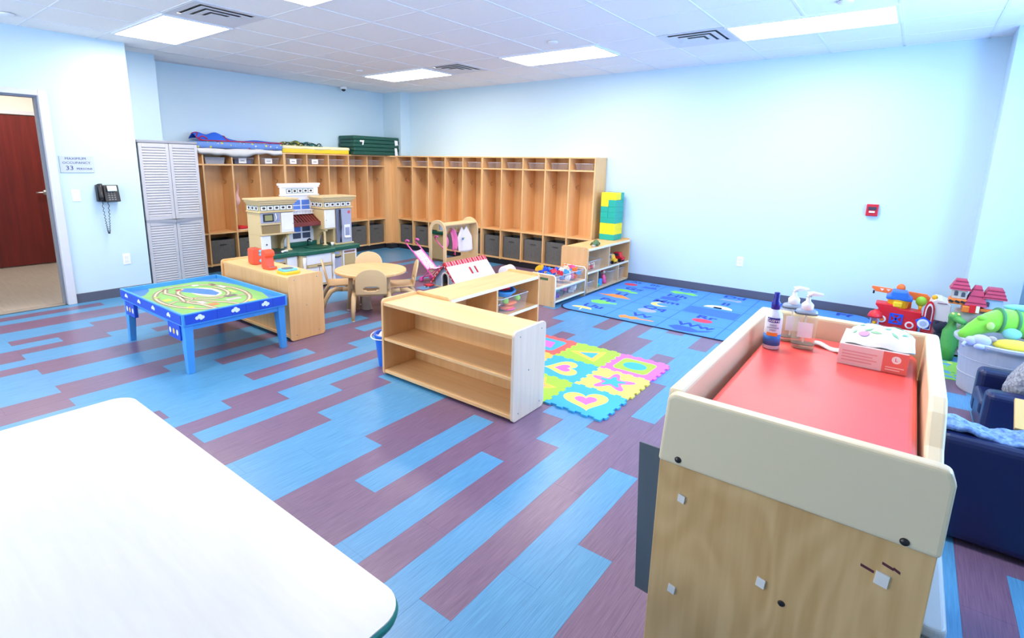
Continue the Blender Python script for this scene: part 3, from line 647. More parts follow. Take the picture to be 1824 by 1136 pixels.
# -- rear shelf of the L, open towards the rug
X0, X1, A, Bq = -2.872, -2.52, 2.748, 3.945
t = thing('low_shelf', 'low maple shelf holding toy bins, set at right angles behind the empty shelf', 'shelf', ((X0+X1)/2, (A+Bq)/2, 0))
end_panel(t, 'y', A, .019, X0, X1, H_); end_panel(t, 'y', Bq-.019, .019, X0, X1, H_)
B(X0+.004, X1-.004, A+.019, Bq-.019, .53, .552).build('top', MAPLEY, t); B(X1-.006, X1-.002, A+.019, Bq-.019, .527, .552).build('edge_band', WEDGE, t)
B(X0+.012, X0+.024, A+.019, Bq-.019, .03, .53).build('back_panel', MAPLE, t)
B(X0+.024, X1-.006, A+.019, Bq-.019, .268, .288).build('middle_shelf', MAPLEY, t); B(X1-.006, X1-.002, A+.019, Bq-.019, .266, .290).build('edge_band', WEDGE, t)
B(X0+.024, X1-.006, A+.019, Bq-.019, .025, .046).build('bottom_shelf', MAPLEY, t)
B(X0+.024, X1-.004, 3.318, 3.337, .288, .53).build('divider', MAPLE, t); B(X0+.024, X1-.004, 3.55, 3.569, .046, .268).build('divider', MAPLE, t)
B(X0+.03, X1-.04, A+.03, Bq-.03, 0, .025).build('plinth', PLINTH, t)
# -- toy shelf at the long wall
X0, X1, A, Bq = -3.265, -2.90, 5.575, 6.77
t = thing('toy_shelf', 'pale wooden toy shelf against the long wall with a block tower on top', 'shelf', ((X0+X1)/2, (A+Bq)/2, 0))
end_panel(t, 'y', A, .019, X0, X1, H_, bolts=(-1, ((X0+.05, .545), (X1-.05, .545)))); end_panel(t, 'y', Bq-.019, .019, X0, X1, H_)
B(X0+.004, X1-.004, A+.019, Bq-.019, .535, .557).build('top', MAPLEY, t); B(X1-.006, X1-.001, A+.019, Bq-.019, .533, .558).build('edge_band', WEDGE, t)
B(X0+.012, X0+.02, A+.019, Bq-.019, .02, .535).build('back_panel', BIRCH, t)
B(X0+.02, X1-.006, A+.019, Bq-.019, .257, .275).build('middle_shelf', BIRCH, t); B(X1-.006, X1-.001, A+.019, Bq-.019, .255, .277).build('edge_band', WEDGE, t)
B(X0+.02, X1-.004, A+.019, Bq-.019, .02, .04).build('bottom_shelf', BIRCH, t)
B(X0+.02, X1-.002, 6.145, 6.163, .275, .535).build('divider', BIRCH, t)
for yy in (5.86, 6.447): B(X0+.02, X1-.002, yy, yy+.018, .04, .257).build('divider', BIRCH, t)
B(X0+.03, X1-.03, A+.03, Bq-.03, 0, .02).build('plinth', PLINTH, t)
# -- low tote rack
X0, X1, A, Bq = -3.215, -2.90, 4.85, 5.545
t = thing('tote_rack', 'low birch rack with cut-out handle carrying clear totes of bricks', 'rack', ((X0+X1)/2, (A+Bq)/2, 0))
def rackend(yy, name='end_panel'):
    bm_ = rrect(X0, X1, .0, .352, .03, 4)
    p = MB()
    # panel with a slot: four strips round the hand hole
    hx0, hx1, hz0, hz1 = X0+.09, X1-.09, .285, .315
    for poly in ([(X0, .0), (X1, .0), (X1, hz0), (X0, hz0)], [(X0, hz0), (hx0, hz0), (hx0, hz1), (X0, hz1)], [(hx1, hz0), (X1, hz0), (X1, hz1), (hx1, hz1)], [(X0, hz1), (X1, hz1), (X1, .33), (X1-.02, .352), (X0+.02, .352), (X0, .33)]):
        p.prism(poly, yy, yy+.015, 'xz')
    q = p.build(name, streak('rack_birch', (206, 170, 122), (220, 186, 140), (28, 28, 1.4), .45), t)
    e = MB().tube([(X1, yy+.0075, .004), (X1, yy+.0075, .325), (X1-.02, yy+.0075, .35), (X0+.02, yy+.0075, .352)], .0085, 6); e.build('edge_band', WEDGE, q, smooth=True)
    for xx, zz in ((X1-.04, .22), (X1-.04, .05)): MB().lathe([(.006, 0), (.001, -.003)], n=10, axis='y', o=(xx, yy, zz)).build('bolt', BOLT, q)
rackend(A); rackend(Bq-.015)
for z0 in (.05, .195):
    B(X0+.01, X1-.006, A+.015, Bq-.015, z0, z0+.012).build('shelf_board', BIRCH, t); B(X1-.006, X1, A+.015, Bq-.015, z0-.004, z0+.016).build('edge_band', WEDGE, t)
B(X0, X0+.01, A+.015, Bq-.015, .05, .24).build('back_rail', BIRCH, t)

# -- train table
TB = mat('train_table_blue', (70, 152, 228), .35, var=.02); TN = mat('train_table_navy', (26, 74, 196), .4, var=.03)
X0, X1, A, Bq = -5.10, -3.90, 1.482, 2.288
t = thing('train_table', 'blue wooden play table printed with a road and lake map', 'table', ((X0+X1)/2, (A+Bq)/2, 0))
zt = .452
for sx, sy in ((0, 0), (1, 0), (1, 1), (0, 1)):
    cx = X1-.06 if sx else X0+.06; cy = Bq-.05 if sy else A+.05
    ux = -1 if sx else 1; uy = -1 if sy else 1
    xo = cx+(.045 if sx else -.045); yo = cy+(.035 if sy else -.035)
    v = [(xo, yo, .36), (xo+ux*.085, yo, .36), (xo+ux*.085, yo+uy*.06, .36), (xo, yo+uy*.06, .36)]; w = [(xo-.0*ux, yo, 0), (xo+ux*.045, yo, 0), (xo+ux*.045, yo+uy*.045, 0), (xo, yo+uy*.045, 0)]
    MB().add(v+w, [(0, 1, 2, 3), (7, 6, 5, 4), (0, 4, 5, 1), (1, 5, 6, 2), (2, 6, 7, 3), (3, 7, 4, 0)]).build('leg', TB, t, bevel=.003)
th = .016
for nm, a in (('rim_board', (X0, X1, A, A+th)), ('rim_board', (X0, X1, Bq-th, Bq)), ('rim_board', (X0, X0+th, A+th, Bq-th)), ('rim_board', (X1-th, X1, A+th, Bq-th))):
    B(*a, .362, zt).build(nm, TB, t, bevel=.003)
B(X1, X1+.004, A+.02, Bq-.02, .374, .444).build('printed_band', TN, t); B(X0+.02, X1-.02, A-.004, A, .374, .444).build('printed_band', TN, t)
for yy in [A+.02+.11*k for k in range(1, 7)]: B(X1+.004, X1+.0046, yy-.0012, yy+.0012, .374, .444).build('band_seam', mat('band_line', (16, 46, 140), .5), t)
WPUF = mat('printed_cloud', (222, 234, 246), .5)
for k, yy in enumerate((1.60, 1.86, 2.10)):
    pf = MB(); 
    for q_, (dx, dz, r_) in enumerate(((-.02, 0, .013), (0, .008, .017), (.02, .0, .012), (.008, -.006, .012))): pf.prism(circ(yy+dx, .41+dz, r_, n=12), X1+.0040, X1+.0052+.0004*q_, 'yz')
    pf.build('printed_cloud', WPUF, t)
for k, xx in enumerate((-4.95, -4.68, -4.40, -4.12)):
    pf = MB()
    for q_, (dx, dz, r_) in enumerate(((-.02, 0, .011), (0, .008, .015), (.02, .0, .012))): pf.prism(circ(xx+dx, .41+dz, r_, n=12), A-.0052-.0004*q_, A-.0040, 'xz')
    pf.build('printed_cloud', WPUF, t)
B(X0+.05, X1-.05, A+.03, A+.045, .325, .362).build('apron', TB, t); B(X0+.05, X1-.05, Bq-.045, Bq-.03, .325, .362).build('apron', TB, t); B(X1-.04, X1-.025, A+.06, Bq-.06, .322, .362).build('apron', TB, t); B(X0+.025, X0+.04, A+.06, Bq-.06, .322, .362).build('apron', TB, t)
for a, b in ((X1-.27, X1-.07), (X0+.08, X0+.27)):
    q = B(a, b, A+.002, A+.03, .245, .36).build('hanging_panel', TN, t, bevel=.003)
    for k, cc in enumerate(((225, 226, 236), (226, 186, 70), (225, 226, 236))):
        MB().prism(circ(a+.04+.06*k, .30, .016, .022, 14), A+.0005, A+.0015, 'xz').build('printed_dot', mat('dot_%d' % k, cc, .5), q)
pb = B(X0+th, X1-th, A+th, Bq-th, .395, .415).build('play_board', mat('map_grass', (128, 182, 98), .5, var=.12, scale=9), t)
cx, cy = (X0+X1)/2, (A+Bq)/2
LK = mat('map_lake', (70, 124, 218), .45); RD = mat('map_road', (140, 128, 112), .6); RDL = mat('map_road_line', (206, 190, 158), .6); SND = mat('map_sand', (226, 216, 190), .6)
z0 = .4152
def flat(poly, h, m, name): return MB().prism([(cx+p[0], cy+p[1]) for p in poly], z0, z0+h, 'xy').build(name, m, pb)
flat([(-.58, .20), (-.56, .38), (-.2, .385), (-.42, .34), (-.53, .26)], .0004, LK, 'printed_lake')
flat([(.25, .385), (.58, .385), (.58, .0), (.545, .02), (.53, .25), (.45, .33)], .0004, LK, 'printed_lake')
flat([(-.58, -.38), (-.3, -.385), (-.36, -.30), (-.5, -.22), (-.58, -.2)], .0004, LK, 'printed_lake')
flat(circ(-.12, .08, .2, .1)+[], .0003, SND, 'printed_shore')
flat([(-.38, .0), (-.30, .09), (-.16, .15), (.0, .14), (.06, .08), (-.06, .02), (-.18, -.02), (-.28, -.06)], .0006, LK, 'printed_lake')
flat([(.1, -.39), (.36, -.385), (.3, -.34), (.16, -.33)], .0004, LK, 'printed_lake')
def road(pts, w=.022):
    pts = [Vector((cx+p[0], cy+p[1], 0)) for p in pts]; n = len(pts); 
    def strip(wd, zz):
        v = []; 
        for i, p in enumerate(pts):
            tt = (pts[min(i+1, n-1)]-pts[max(i-1, 0)]).normalized(); nn = Vector((-tt.y, tt.x, 0)); v += [p+nn*wd+Vector((0, 0, zz)), p-nn*wd+Vector((0, 0, zz))]
        return MB().add(v, [(2*i, 2*i+1, 2*i+3, 2*i+2) for i in range(n-1)])
    strip(w, z0+.0009).build('printed_road', RD, pb); strip(w*.35, z0+.0013).build('printed_rail', RDL, pb)
def arc(x, y, rx, ry, a0, a1, n=18): return [(x+rx*math.cos(math.radians(a0+(a1-a0)*i/n)), y+ry*math.sin(math.radians(a0+(a1-a0)*i/n))) for i in range(n+1)]
road(arc(0, 0, .49, .31, -30, 330, 40)); road(arc(-.1, .05, .27, .17, -160, 120)); road([(-.48, -.1), (-.3, -.17), (-.1, -.14), (.1, -.18), (.3, -.12), (.47, -.1)])
road([(.1, -.18), (.2, -.05), (.34, .04), (.47, .08)]); road([(.1, -.3), (.04, -.22), (.1, -.16), (.02, -.05), (.14, .08), (.2, .2), (.2, .3)], .018)
for k, (x, y, w, h, c_) in enumerate(((-.35, .24, .09, .04, (120, 92, 86)), (-.22, .26, .10, .03, (206, 206, 214)), (-.42, .12, .05, .05, (190, 196, 204)), (.16, .16, .07, .09, (112, 108, 104)), (.28, .12, .06, .12, (176, 172, 172)), (.33, -.06, .08, .06, (214, 120, 70)), (.22, -.1, .10, .04, (182, 176, 176)), (.02, .24, .12, .03, (190, 214, 110)), (-.05, -.25, .06, .05, (240, 200, 70)), (.3, -.22, .05, .04, (236, 190, 60)), (.42, .2, .04, .06, (236, 200, 80)), (-.2, -.27, .05, .04, (150, 190, 90)), (-.34, -.05, .05, .04, (170, 60, 70)))):
    flat([(x-w/2, y-h/2), (x+w/2, y-h/2), (x+w/2, y+h/2), (x-w/2, y+h/2)], .0016, mat('map_patch_%d' % k, c_, .6), 'printed_building')

# -- white table in the foreground
X0, X1, A, Bq = -2.352, -.722, -.095, .672
t = thing('activity_table', 'large white topped table with teal edge in the near left corner', 'table', ((X0+X1)/2, (A+Bq)/2, 0))
WT = streak('white_woodgrain_laminate', (214, 214, 211), (220, 220, 217), (5, 40, 5), .28)
MB().prism(rrect(X0+.004, X1-.004, A+.004, Bq-.004, .072, 8), .5745, .6005).build('table_top', WT, t)
MB().tube([(p[0], p[1], .5865) for p in rrect(X0+.012, X1-.012, A+.012, Bq-.012, .066, 8)], .0138, 10, close=True).build('edge_moulding', mat('teal_edge', (18, 128, 122), .35), t, smooth=True)
for lx in (X0+.12, X1-.12):
    for ly in (A+.1, Bq-.1):
        l = MB().cyl((lx, ly, .02), .019, .555, 14).build('leg', CHROME, t, smooth=True); MB().cyl((lx, ly, 0), .024, .022, 14).build('glide', BLACKP, l, smooth=True)
TS_ = mat('table_steel', (150, 152, 156), .4, .6); B(X0+.14, X1-.14, A+.11, A+.13, .53, .574).build('apron', TS_, t); B(X0+.14, X1-.14, Bq-.13, Bq-.11, .53, .574).build('apron', TS_, t)

# -- round table and four small chairs
CHW = mat('bentwood_beige', (222, 188, 140), .42, var=.03); CHL = mat('chair_leg_beige', (212, 182, 138), .45, var=.03)
tx, ty, tr, tz = -4.31, 3.49, .365, .435
t = thing('round_table', 'small round maple table with four toddler chairs drawn up', 'table', (tx, ty, 0))
MB().lathe([(tr-.004, tz-.026), (tr, tz-.022), (tr, tz-.004), (tr-.004, tz)], n=56, o=(tx, ty, 0)).build('table_top', MAPLEX, t)
for k in range(4):
    a = math.radians((16, 96, 168, 230)[k]); ca, sa = math.cos(a), math.sin(a)
    l = MB().tube([(tx+.20*ca, ty+.20*sa, tz-.026), (tx+.215*ca, ty+.215*sa, .22), (tx+.235*ca, ty+.235*sa, .012)], [.026, .022, .017], 12).build('leg', CHL, t, smooth=True)
    MB().cyl((tx+.235*ca, ty+.235*sa, 0), .019, .014, 12).build('glide', WHITEP, l)
MB().lathe([(.23, tz-.05), (.23, tz-.026)], n=32, o=(tx, ty, 0)).build('under_frame', CHL, t)
def make_chair():
    t = thing('toddler_chair', '', 'chair', (0, 0, 0), 'toddler chairs at the round table')
    sh = .252
    def seat(u, v):
        x = (u-.5)*2; y = -.135+.27*v; w = .148+.012*v
        return (x*w, y, sh+.010*(abs(x)**2)-.012*math.sin(PI*v)*(1-x*x)-.006*v*v)
    MB().grid(seat, 12, 10).build('seat', CHW, t, smooth=True, solid=.014)
    # back shell with hand slot: grid on an arched outline, bent round the sitter
    def bk(u, s):
        x = (u-.5)*2; half = .152*(1 if s < .55 else math.sqrt(max(0, 1-((s-.55)/.45)**2)))
        half = max(half, .004); X = x*half
        return Vector((X, -.135-.055*s+.26*(X*X)-.004, sh-.005+.268*s))
    mb = MB(); nu, nv = 20, 26; vid = {}
    def inhole(i, j):
        a, b = (i+.5)/nu, (j+.5)/nv
        p = bk(a, b); return (p.x/.075)**2+((p.z-(sh+.058))/.021)**2 < 1
    for j in range(nv+1):
        for i in range(nu+1): vid[i, j] = len(mb.v); mb.v.append(tuple(bk(i/nu, j/nv)))
    for j in range(nv):
        for i in range(nu):
            if not inhole(i, j): mb.f.append((vid[i, j], vid[i+1, j], vid[i+1, j+1], vid[i, j+1]))
    mb.build('backrest', CHW, t, smooth=True, solid=.013)
    for s in (-1, 1):
        # each side is one bent arch: rear leg, shoulder, front leg
        fr = MB().tube([(s*.165, .005, sh-.03), (s*.17, .075, sh-.03), (s*.172, .12, sh-.06), (s*.176, .145, .12), (s*.178, .155, .012)], [.024, .025, .025, .021, .016], 10); fr.build('leg', CHL, t, smooth=True)
        bk_ = MB().tube([(s*.165, .01, sh-.03), (s*.168, -.06, sh-.025), (s*.172, -.115, sh-.05), (s*.176, -.165, .12), (s*.18, -.20, .012)], [.024, .025, .026, .022, .017], 10); bk_.build('leg', CHL, t, smooth=True)
        MB().cyl((s*.178, .155, 0), .017, .013, 10).build('glide', CHL, t); MB().cyl((s*.18, -.20, 0), .017, .013, 10).build('glide', CHL, t)
    MB().tube([(-.16, .05, sh-.03), (.16, .05, sh-.03)], .009, 8).build('stretcher', CHL, t); MB().tube([(-.16, -.06, sh-.03), (.16, -.06, sh-.03)], .009, 8).build('stretcher', CHL, t)
    return t
c0 = make_chair()
dv = Vector((.777, -.629)); rv = Vector((.629, .777)); Tc = Vector((tx, ty))
def ang(f): return math.atan2(f[1], f[0])-PI/2
SPOT = [(Tc+dv*.215, -dv, 'small beige bentwood chair with its back to the camera, in front of the round table'), (Tc-dv*.46-rv*.02, dv, 'small beige chair on the far side of the round table, facing the camera'),
        (Tc+rv*.30-dv*.06, -rv, 'small beige chair at the right side of the round table by the doll stroller'), (Vector((-4.665, 3.375)), Vector((.556, .83)), 'small beige chair at the left side of the round table, nearest the play kitchen')]
for k, (p, f, lb) in enumerate(SPOT):
    o = c0 if k == 0 else dup(c0, (0, 0, 0))
    o.location = (p.x, p.y, 0); o.rotation_euler = (0, 0, ang(f)); o['label'] = lb
t = thing('paper_bag', 'crumpled pale paper bag standing on the floor under the round table', 'bag', (-4.36, 3.44, 0))
MB().grid(lambda u, v: (-4.37+.05*math.cos(2*PI*u)*(1.25-.5*v)+.006*math.sin(13*u+7*v), 3.47+.045*math.sin(2*PI*u)*(1.25-.5*v)+.006*math.cos(17*u+5*v), .003+.17*v), 20, 8).build('paper', mat('bag_paper', (206, 198, 186), .8), t, solid=.003)
# ================================================================ PLAY KITCHEN AND DRAMATIC-PLAY CORNER
KT = mat('kitchen_tan', (214, 190, 142), .5, var=.02); KW = mat('kitchen_white', (240, 240, 244), .42, var=.01); KG = mat('kitchen_green', (16, 92, 72), .4, var=.06)
KR = mat('kitchen_maroon', (124, 50, 46), .5); KS = mat('kitchen_silver', (172, 178, 200), .35, var=.02); KD = mat('kitchen_dark', (36, 36, 42), .5); KBG = mat('tile_green_line', (40, 104, 92), .5); KFR = mat('fruit_print', (62, 52, 56), .6)
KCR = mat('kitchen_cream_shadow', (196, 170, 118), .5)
t = thing('play_kitchen', 'tan and white toy play kitchen with green counter and maroon awning', 'play kitchen', (-5.8, 3.7, 0))
# base cabinets
B(-6.02, -5.62, 3.07, 4.33, .03, .425).build('base_cabinet', KT, t, bevel=.006)
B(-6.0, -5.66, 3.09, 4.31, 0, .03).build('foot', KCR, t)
B(-5.62, -5.54, 3.47, 3.93, .03, .425).build('sink_cabinet', KT, t, bevel=.006)
for yy in (3.50, 3.90): MB().lathe([(.014, .06), (.02, .09), (.014, .13), (.018, .2), (.014, .28), (.02, .34), (.02, .40)], n=12, o=(-5.53, yy, 0)).build('turned_post', KW, t, smooth=True)
q = B(-5.54, -5.53, 3.53, 3.87, .305, .42).build('apron_panel', KW, t, bevel=.003)
B(-5.545, -5.515, 3.54, 3.87, .272, .296).build('pull_bar', KT, t, bevel=.004); B(-5.516, -5.512, 3.66, 3.75, .28, .29).build('pull_slot', KD, t)
for a, b in ((3.53, 3.695), (3.705, 3.87)):
    q = B(-5.54, -5.53, a, b, .06, .265).build('door', KW, t, bevel=.003)
    B(-5.53, -5.526, a+.025, b-.025, .085, .24).build('raised_panel', KW, q, bevel=.002)
    MB().ell((-5.522, b-.012 if a < 3.6 else a+.012, .17), .007, 8, 6).build('knob', CHROME, q, smooth=True)
def clock_panel(y0, y1, z0, z1):
    q = B(-5.62, -5.608, y0, y1, z0, z1).build('control_panel', KT, t, bevel=.003)
    B(-5.608, -5.604, y0+.02, y1-.025, z0+.012, z1-.012).build('display', mat('kitchen_display', (158, 176, 214), .4), q)
clock_panel(3.16, 3.31, .37, .415); clock_panel(3.945, 4.075, .365, .415)
q = B(-5.62, -5.606, 3.095, 3.30, .07, .355).build('oven_door', KD, t, bevel=.004)
q = B(-5.62, -5.606, 3.32, 3.45, .05, .415).build('drawer_front', KW, t, bevel=.004); MB().ell((-5.602, 3.385, .29), .009, 8, 6).build('knob', DARKM, q, smooth=True)
q = B(-5.62, -5.607, 3.945, 4.078, .05, .335).build('dishwasher_door', KS, t, bevel=.004); MB().tube([(-5.604, 3.955, .345), (-5.588, 4.01, .34), (-5.604, 4.07, .345)], .008, 8).build('handle', KD, q, smooth=True)
q = B(-5.62, -5.612, 4.105, 4.315, .06, .415).build('open_cubby', KW, t, bevel=.003)
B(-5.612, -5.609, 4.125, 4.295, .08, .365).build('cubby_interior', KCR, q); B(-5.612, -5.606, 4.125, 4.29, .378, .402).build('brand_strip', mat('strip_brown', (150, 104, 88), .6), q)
# counter with sink
ct = MB().prism([(-6.0, 3.04), (-5.57, 3.04), (-5.57, 3.44), (-5.50, 3.48), (-5.50, 3.92), (-5.57, 3.96), (-5.57, 4.35), (-6.0, 4.35)], .425, .478).build('counter', KG, t, bevel=.012, seg=3)
MB().lathe([(.13, .479), (.145, .486), (.13, .488), (.11, .481), (.001, .4795)], n=28, o=(-5.72, 3.80, 0)).build('sink_bowl', KG, ct, smooth=True)
B(-5.95, -5.92, 3.56, 4.0, .478, .53).build('splashback', KG, ct, bevel=.004)
MB().tube([(-5.88, 3.78, .478), (-5.88, 3.78, .55), (-5.84, 3.78, .57), (-5.80, 3.78, .55)], .011, 8).build('tap', DARKM, t, smooth=True)
MB().ell((-5.80, 3.775, .545), .017, 10, 7).build('tap_head', CHROME, t, smooth=True)
bn = MB().lathe([(.075, .479), (.075, .485), (.06, .487)], n=24, o=(-5.66, 3.23, 0)).build('burner', KD, t, smooth=True)
# towers
def tower(y0, y1, name, side):
    q = MB().box(-6.0, -5.72, y0, y1, .68, .95).build('upper_cabinet', KT, t, bevel=.004)
    MB().box(-6.0, -5.715, y0-.004, y1+.004, .95, 1.03).build('tile_band', KT, t, bevel=.002)
    for z0, z1, e in ((.94, .952, .014), (1.028, 1.05, .012), (1.05, 1.075, .028), (1.075, 1.095, .045)):
        B(-6.0, -5.70+e, y0-e, y1+e, z0, z1).build('cornice', KT, t, bevel=.003)
    n = 5; w = (y1-y0-.02)/n
    for k in range(n):
        a = y0+.01+w*k
        o_ = B(-5.715, -5.712, a, a+w, .962, 1.018).build('tile_frame', KBG, t); B(-5.7118, -5.7098, a+.004, a+w-.004, .967, 1.013).build('tile', KW, o_)
        MB().prism([(a+w*.5+p[0]*.02, .99+p[1]*.013) for p in ((-1, .2), (-.5, .9), (.3, 1), (.9, .6), (1, -.1), (.7, -.8), (0, -1), (-.6, -.8))], -5.7097, -5.7088, 'yz').build('printed_fruit', KFR, o_)
    for k in range(3):
        a = -5.97+.082*k
        o_ = B(a, a+.078, y0-.007, y0-.004, .962, 1.018).build('tile_frame', KBG, t); B(a+.004, a+.074, y0-.0092, y0-.0072, .967, 1.013).build('tile', KW, o_)
        MB().prism([(a+.039+p[0]*.02, .99+p[1]*.016) for p in ((-1, .2), (-.5, .9), (.3, 1), (.9, .6), (1, -.1), (.7, -.8), (0, -1), (-.6, -.8))], y0-.0101, y0-.0093, 'xz').build('printed_fruit', KFR, o_)
tower(3.085, 3.50, 'left', 0); tower(3.92, 4.335, 'right', 1)
# left tower: microwave, open niche, cupboard, lower drawer column, curved bracket
q = B(-5.72, -5.705, 3.09, 3.325, .82, .935).build('microwave', KS, t, bevel=.004)
B(-5.705, -5.70, 3.115, 3.245, .835, .925).build('microwave_window', KD, q, bevel=.003); B(-5.70, -5.698, 3.135, 3.225, .85, .912).build('microwave_glow', mat('window_olive', (150, 150, 96), .5), q)
MB().tube([(-5.70, 3.262, .83), (-5.69, 3.27, .88), (-5.70, 3.262, .93)], .007, 6).build('microwave_handle', KW, q, smooth=True); B(-5.704, -5.701, 3.282, 3.318, .835, .925).build('keypad', mat('keypad', (150, 158, 190), .5), q)
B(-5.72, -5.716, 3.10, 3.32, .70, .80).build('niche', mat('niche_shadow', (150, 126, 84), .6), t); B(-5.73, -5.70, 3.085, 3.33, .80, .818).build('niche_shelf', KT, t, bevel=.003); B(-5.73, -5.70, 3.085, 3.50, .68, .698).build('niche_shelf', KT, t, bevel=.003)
q = B(-5.72, -5.705, 3.338, 3.495, .70, .93).build('cupboard_door', KW, t, bevel=.004); B(-5.705, -5.701, 3.362, 3.472, .725, .905).build('raised_panel', KW, q, bevel=.002); MB().ell((-5.698, 3.482, .80), .006, 8, 6).build('knob', CHROME, q, smooth=True)
B(-6.0, -5.74, 3.085, 3.21, .478, .68).build('side_column', KT, t, bevel=.004)
q = B(-5.74, -5.725, 3.09, 3.205, .50, .675).build('drawer_front', KW, t, bevel=.004); MB().ell((-5.719, 3.148, .575), .009, 8, 6).build('knob', DARKM, q, smooth=True)
def bracket(y0, y1, z1, flip):
    pts = [(-5.98, z1), (-5.73, z1)]+[(-5.73-.18*math.sin(math.radians(a)), z1-.02-.16*(1-math.cos(math.radians(a)))) for a in range(0, 91, 15)]+[(-5.91, .478), (-5.98, .478)]
    MB().prism(pts, y0, y1, 'xz').build('curved_bracket', KT, t)
bracket(3.43, 3.47, .68, 0); bracket(3.935, 3.975, .68, 1)
MB().lathe([(.045, .479), (.045, .487), (.02, .50), (.016, .62), (.02, .68)], n=16, o=(-5.76, 3.44, 0)).build('support_post', KT, t, smooth=True)
MB().lathe([(.035, .479), (.035, .487), (.016, .50), (.014, .62), (.018, .68)], n=16, o=(-5.76, 3.95, 0)).build('support_post', KT, t, smooth=True)
B(-6.01, -5.98, 3.2, 3.5, .478, .70).build('back_wall', KT, t)
# right tower: cupboard and fridge
q = B(-5.72, -5.705, 3.925, 4.075, .70, .925).build('cupboard_door', KW, t, bevel=.004); B(-5.705, -5.701, 3.948, 4.052, .725, .90).build('raised_panel', KW, q, bevel=.002); MB().ell((-5.698, 3.94, .80), .006, 8, 6).build('knob', CHROME, q, smooth=True)
B(-6.0, -5.74, 4.07, 4.335, .49, .70).build('fridge_body', KT, t, bevel=.004); B(-5.76, -5.69, 4.06, 4.345, .478, .495).build('fridge_foot', KT, t, bevel=.004)
q = B(-5.74, -5.70, 4.165, 4.325, .495, .935).build('fridge_door', KS, t, bevel=.006); B(-5.72, -5.702, 4.092, 4.165, .495, .935).build('fridge_side_door', mat('fridge_dark', (110, 116, 140), .35), t, bevel=.004)
MB().tube([(-5.70, 4.148, .51), (-5.675, 4.14, .7), (-5.70, 4.148, .92)], .012, 8).build('fridge_handle', KD, q, smooth=True)
MB().box(-5.70, -5.692, 4.20, 4.295, .56, .725).build('ice_dispenser', KW, q, bevel=.004); B(-5.692, -5.690, 4.215, 4.28, .585, .69).build('dispenser_recess', mat('disp_shadow', (150, 158, 190), .5), q); B(-5.70, -5.675, 4.205, 4.29, .555, .572).build('dispenser_ledge', KW, q, bevel=.004)
MB().prism(circ(4.285, .885, .02, n=18), -5.70, -5.698, 'yz').build('round_sticker', mat('pink_sticker', (214, 90, 110), .5), q)
# centre: white arched back with window, rail and maroon awning
B(-6.02, -5.98, 3.52, 4.03, .478, 1.20).build('centre_back', KW, t, bevel=.004)
for z0, z1, e in ((1.20, 1.225, .01), (1.225, 1.25, .025), (1.10, 1.112, .008)): B(-6.03, -5.965, 3.52-e, 4.03+e, z0, z1).build('centre_cornice', KW, t, bevel=.003)
for k in range(5):
    a = 3.585+.075*k
    o_ = B(-5.98, -5.977, a, a+.075, 1.13, 1.185).build('tile_frame', KBG, t); B(-5.9768, -5.975, a+.005, a+.07, 1.135, 1.18).build('tile', KW, o_)
    MB().prism([(a+.037+p[0]*.019, 1.157+p[1]*.013) for p in ((-1, .2), (-.5, .9), (.3, 1), (.9, .6), (1, -.1), (.7, -.8), (0, -1), (-.6, -.8))], -5.9748, -5.974, 'yz').build('printed_fruit', KFR, o_)
WB = mat('window_print_blue', (92, 134, 220), .4, var=.3, scale=8); WB2 = mat('window_print_dusk', (66, 74, 96), .4, var=.4, scale=10)
for y0, y1, z0, z1, m_ in ((3.66, 3.765, .985, 1.045, WB), (3.785, 3.895, .985, 1.045, WB), (3.66, 3.765, .93, .975, WB), (3.785, 3.895, .93, .975, WB), (3.64, 3.75, .65, .72, WB), (3.775, 3.885, .65, .72, WB2), (3.64, 3.75, .565, .635, WB2), (3.775, 3.885, .565, .635, WB2)):
    B(-5.98, -5.977, y0, y1, z0, z1).build('window_pane', m_, t)
B(-5.98, -5.93, 3.56, 3.99, .872, .882).build('plate_rail', KW, t, bevel=.002)
for k in range(11): B(-5.945, -5.935, 3.57+.04*k, 3.582+.04*k, .882, .92).build('rail_spindle', KW, t)
B(-5.95, -5.93, 3.56, 3.99, .918, .93).build('plate_rail', KW, t, bevel=.002)
n = 12
for k in range(n):
    a, b = 3.53+.49*k/n, 3.53+.49*(k+1)/n
    MB().add([(-5.97, a+.010, .880), (-5.97, b-.008, .880), (-5.80, b-.008, .783), (-5.80, a+.010, .783), (-5.97, a+.010, .852), (-5.97, b-.008, .852), (-5.80, b-.008, .76), (-5.80, a+.010, .76)], [(0, 1, 2, 3), (7, 6, 5, 4), (0, 4, 5, 1), (1, 5, 6, 2), (2, 6, 7, 3), (3, 7, 4, 0)]).build('awning_rib', KR, t)
MB().add([(-5.97, 3.53, .866), (-5.97, 4.02, .866), (-5.80, 4.02, .768), (-5.80, 3.53, .768)], [(0, 1, 2, 3)]).build('awning_sheet', mat('awning_dark', (40, 16, 16), .6), t, solid=.004)
B(-5.805, -5.79, 3.52, 4.03, .735, .785).build('awning_valance', KR, t, bevel=.004)
B(-5.972, -5.955, 3.955, 3.985, .905, .93).build('rail_ornament', mat('ornament', (96, 80, 40), .5), t)
t = thing('toy_phone', 'small white toy handset lying on the green kitchen counter', 'toy phone', (-5.62, 3.28, .479))
MB().tube([(-5.60, 3.26, .492), (-5.61, 3.30, .498), (-5.63, 3.345, .492)], [.014, .01, .014], 8).build('handset', KW, t, smooth=True)
t = thing('toy_cup', 'small white toy knob cup beside the fridge on the green kitchen counter', 'toy cup', (-5.70, 4.0, .479))
MB().lathe([(.014, .479), (.02, .52), (.016, .52), (.012, .483)], n=14, o=(-5.68, 4.0, 0)).build('cup', KW, t, smooth=True)
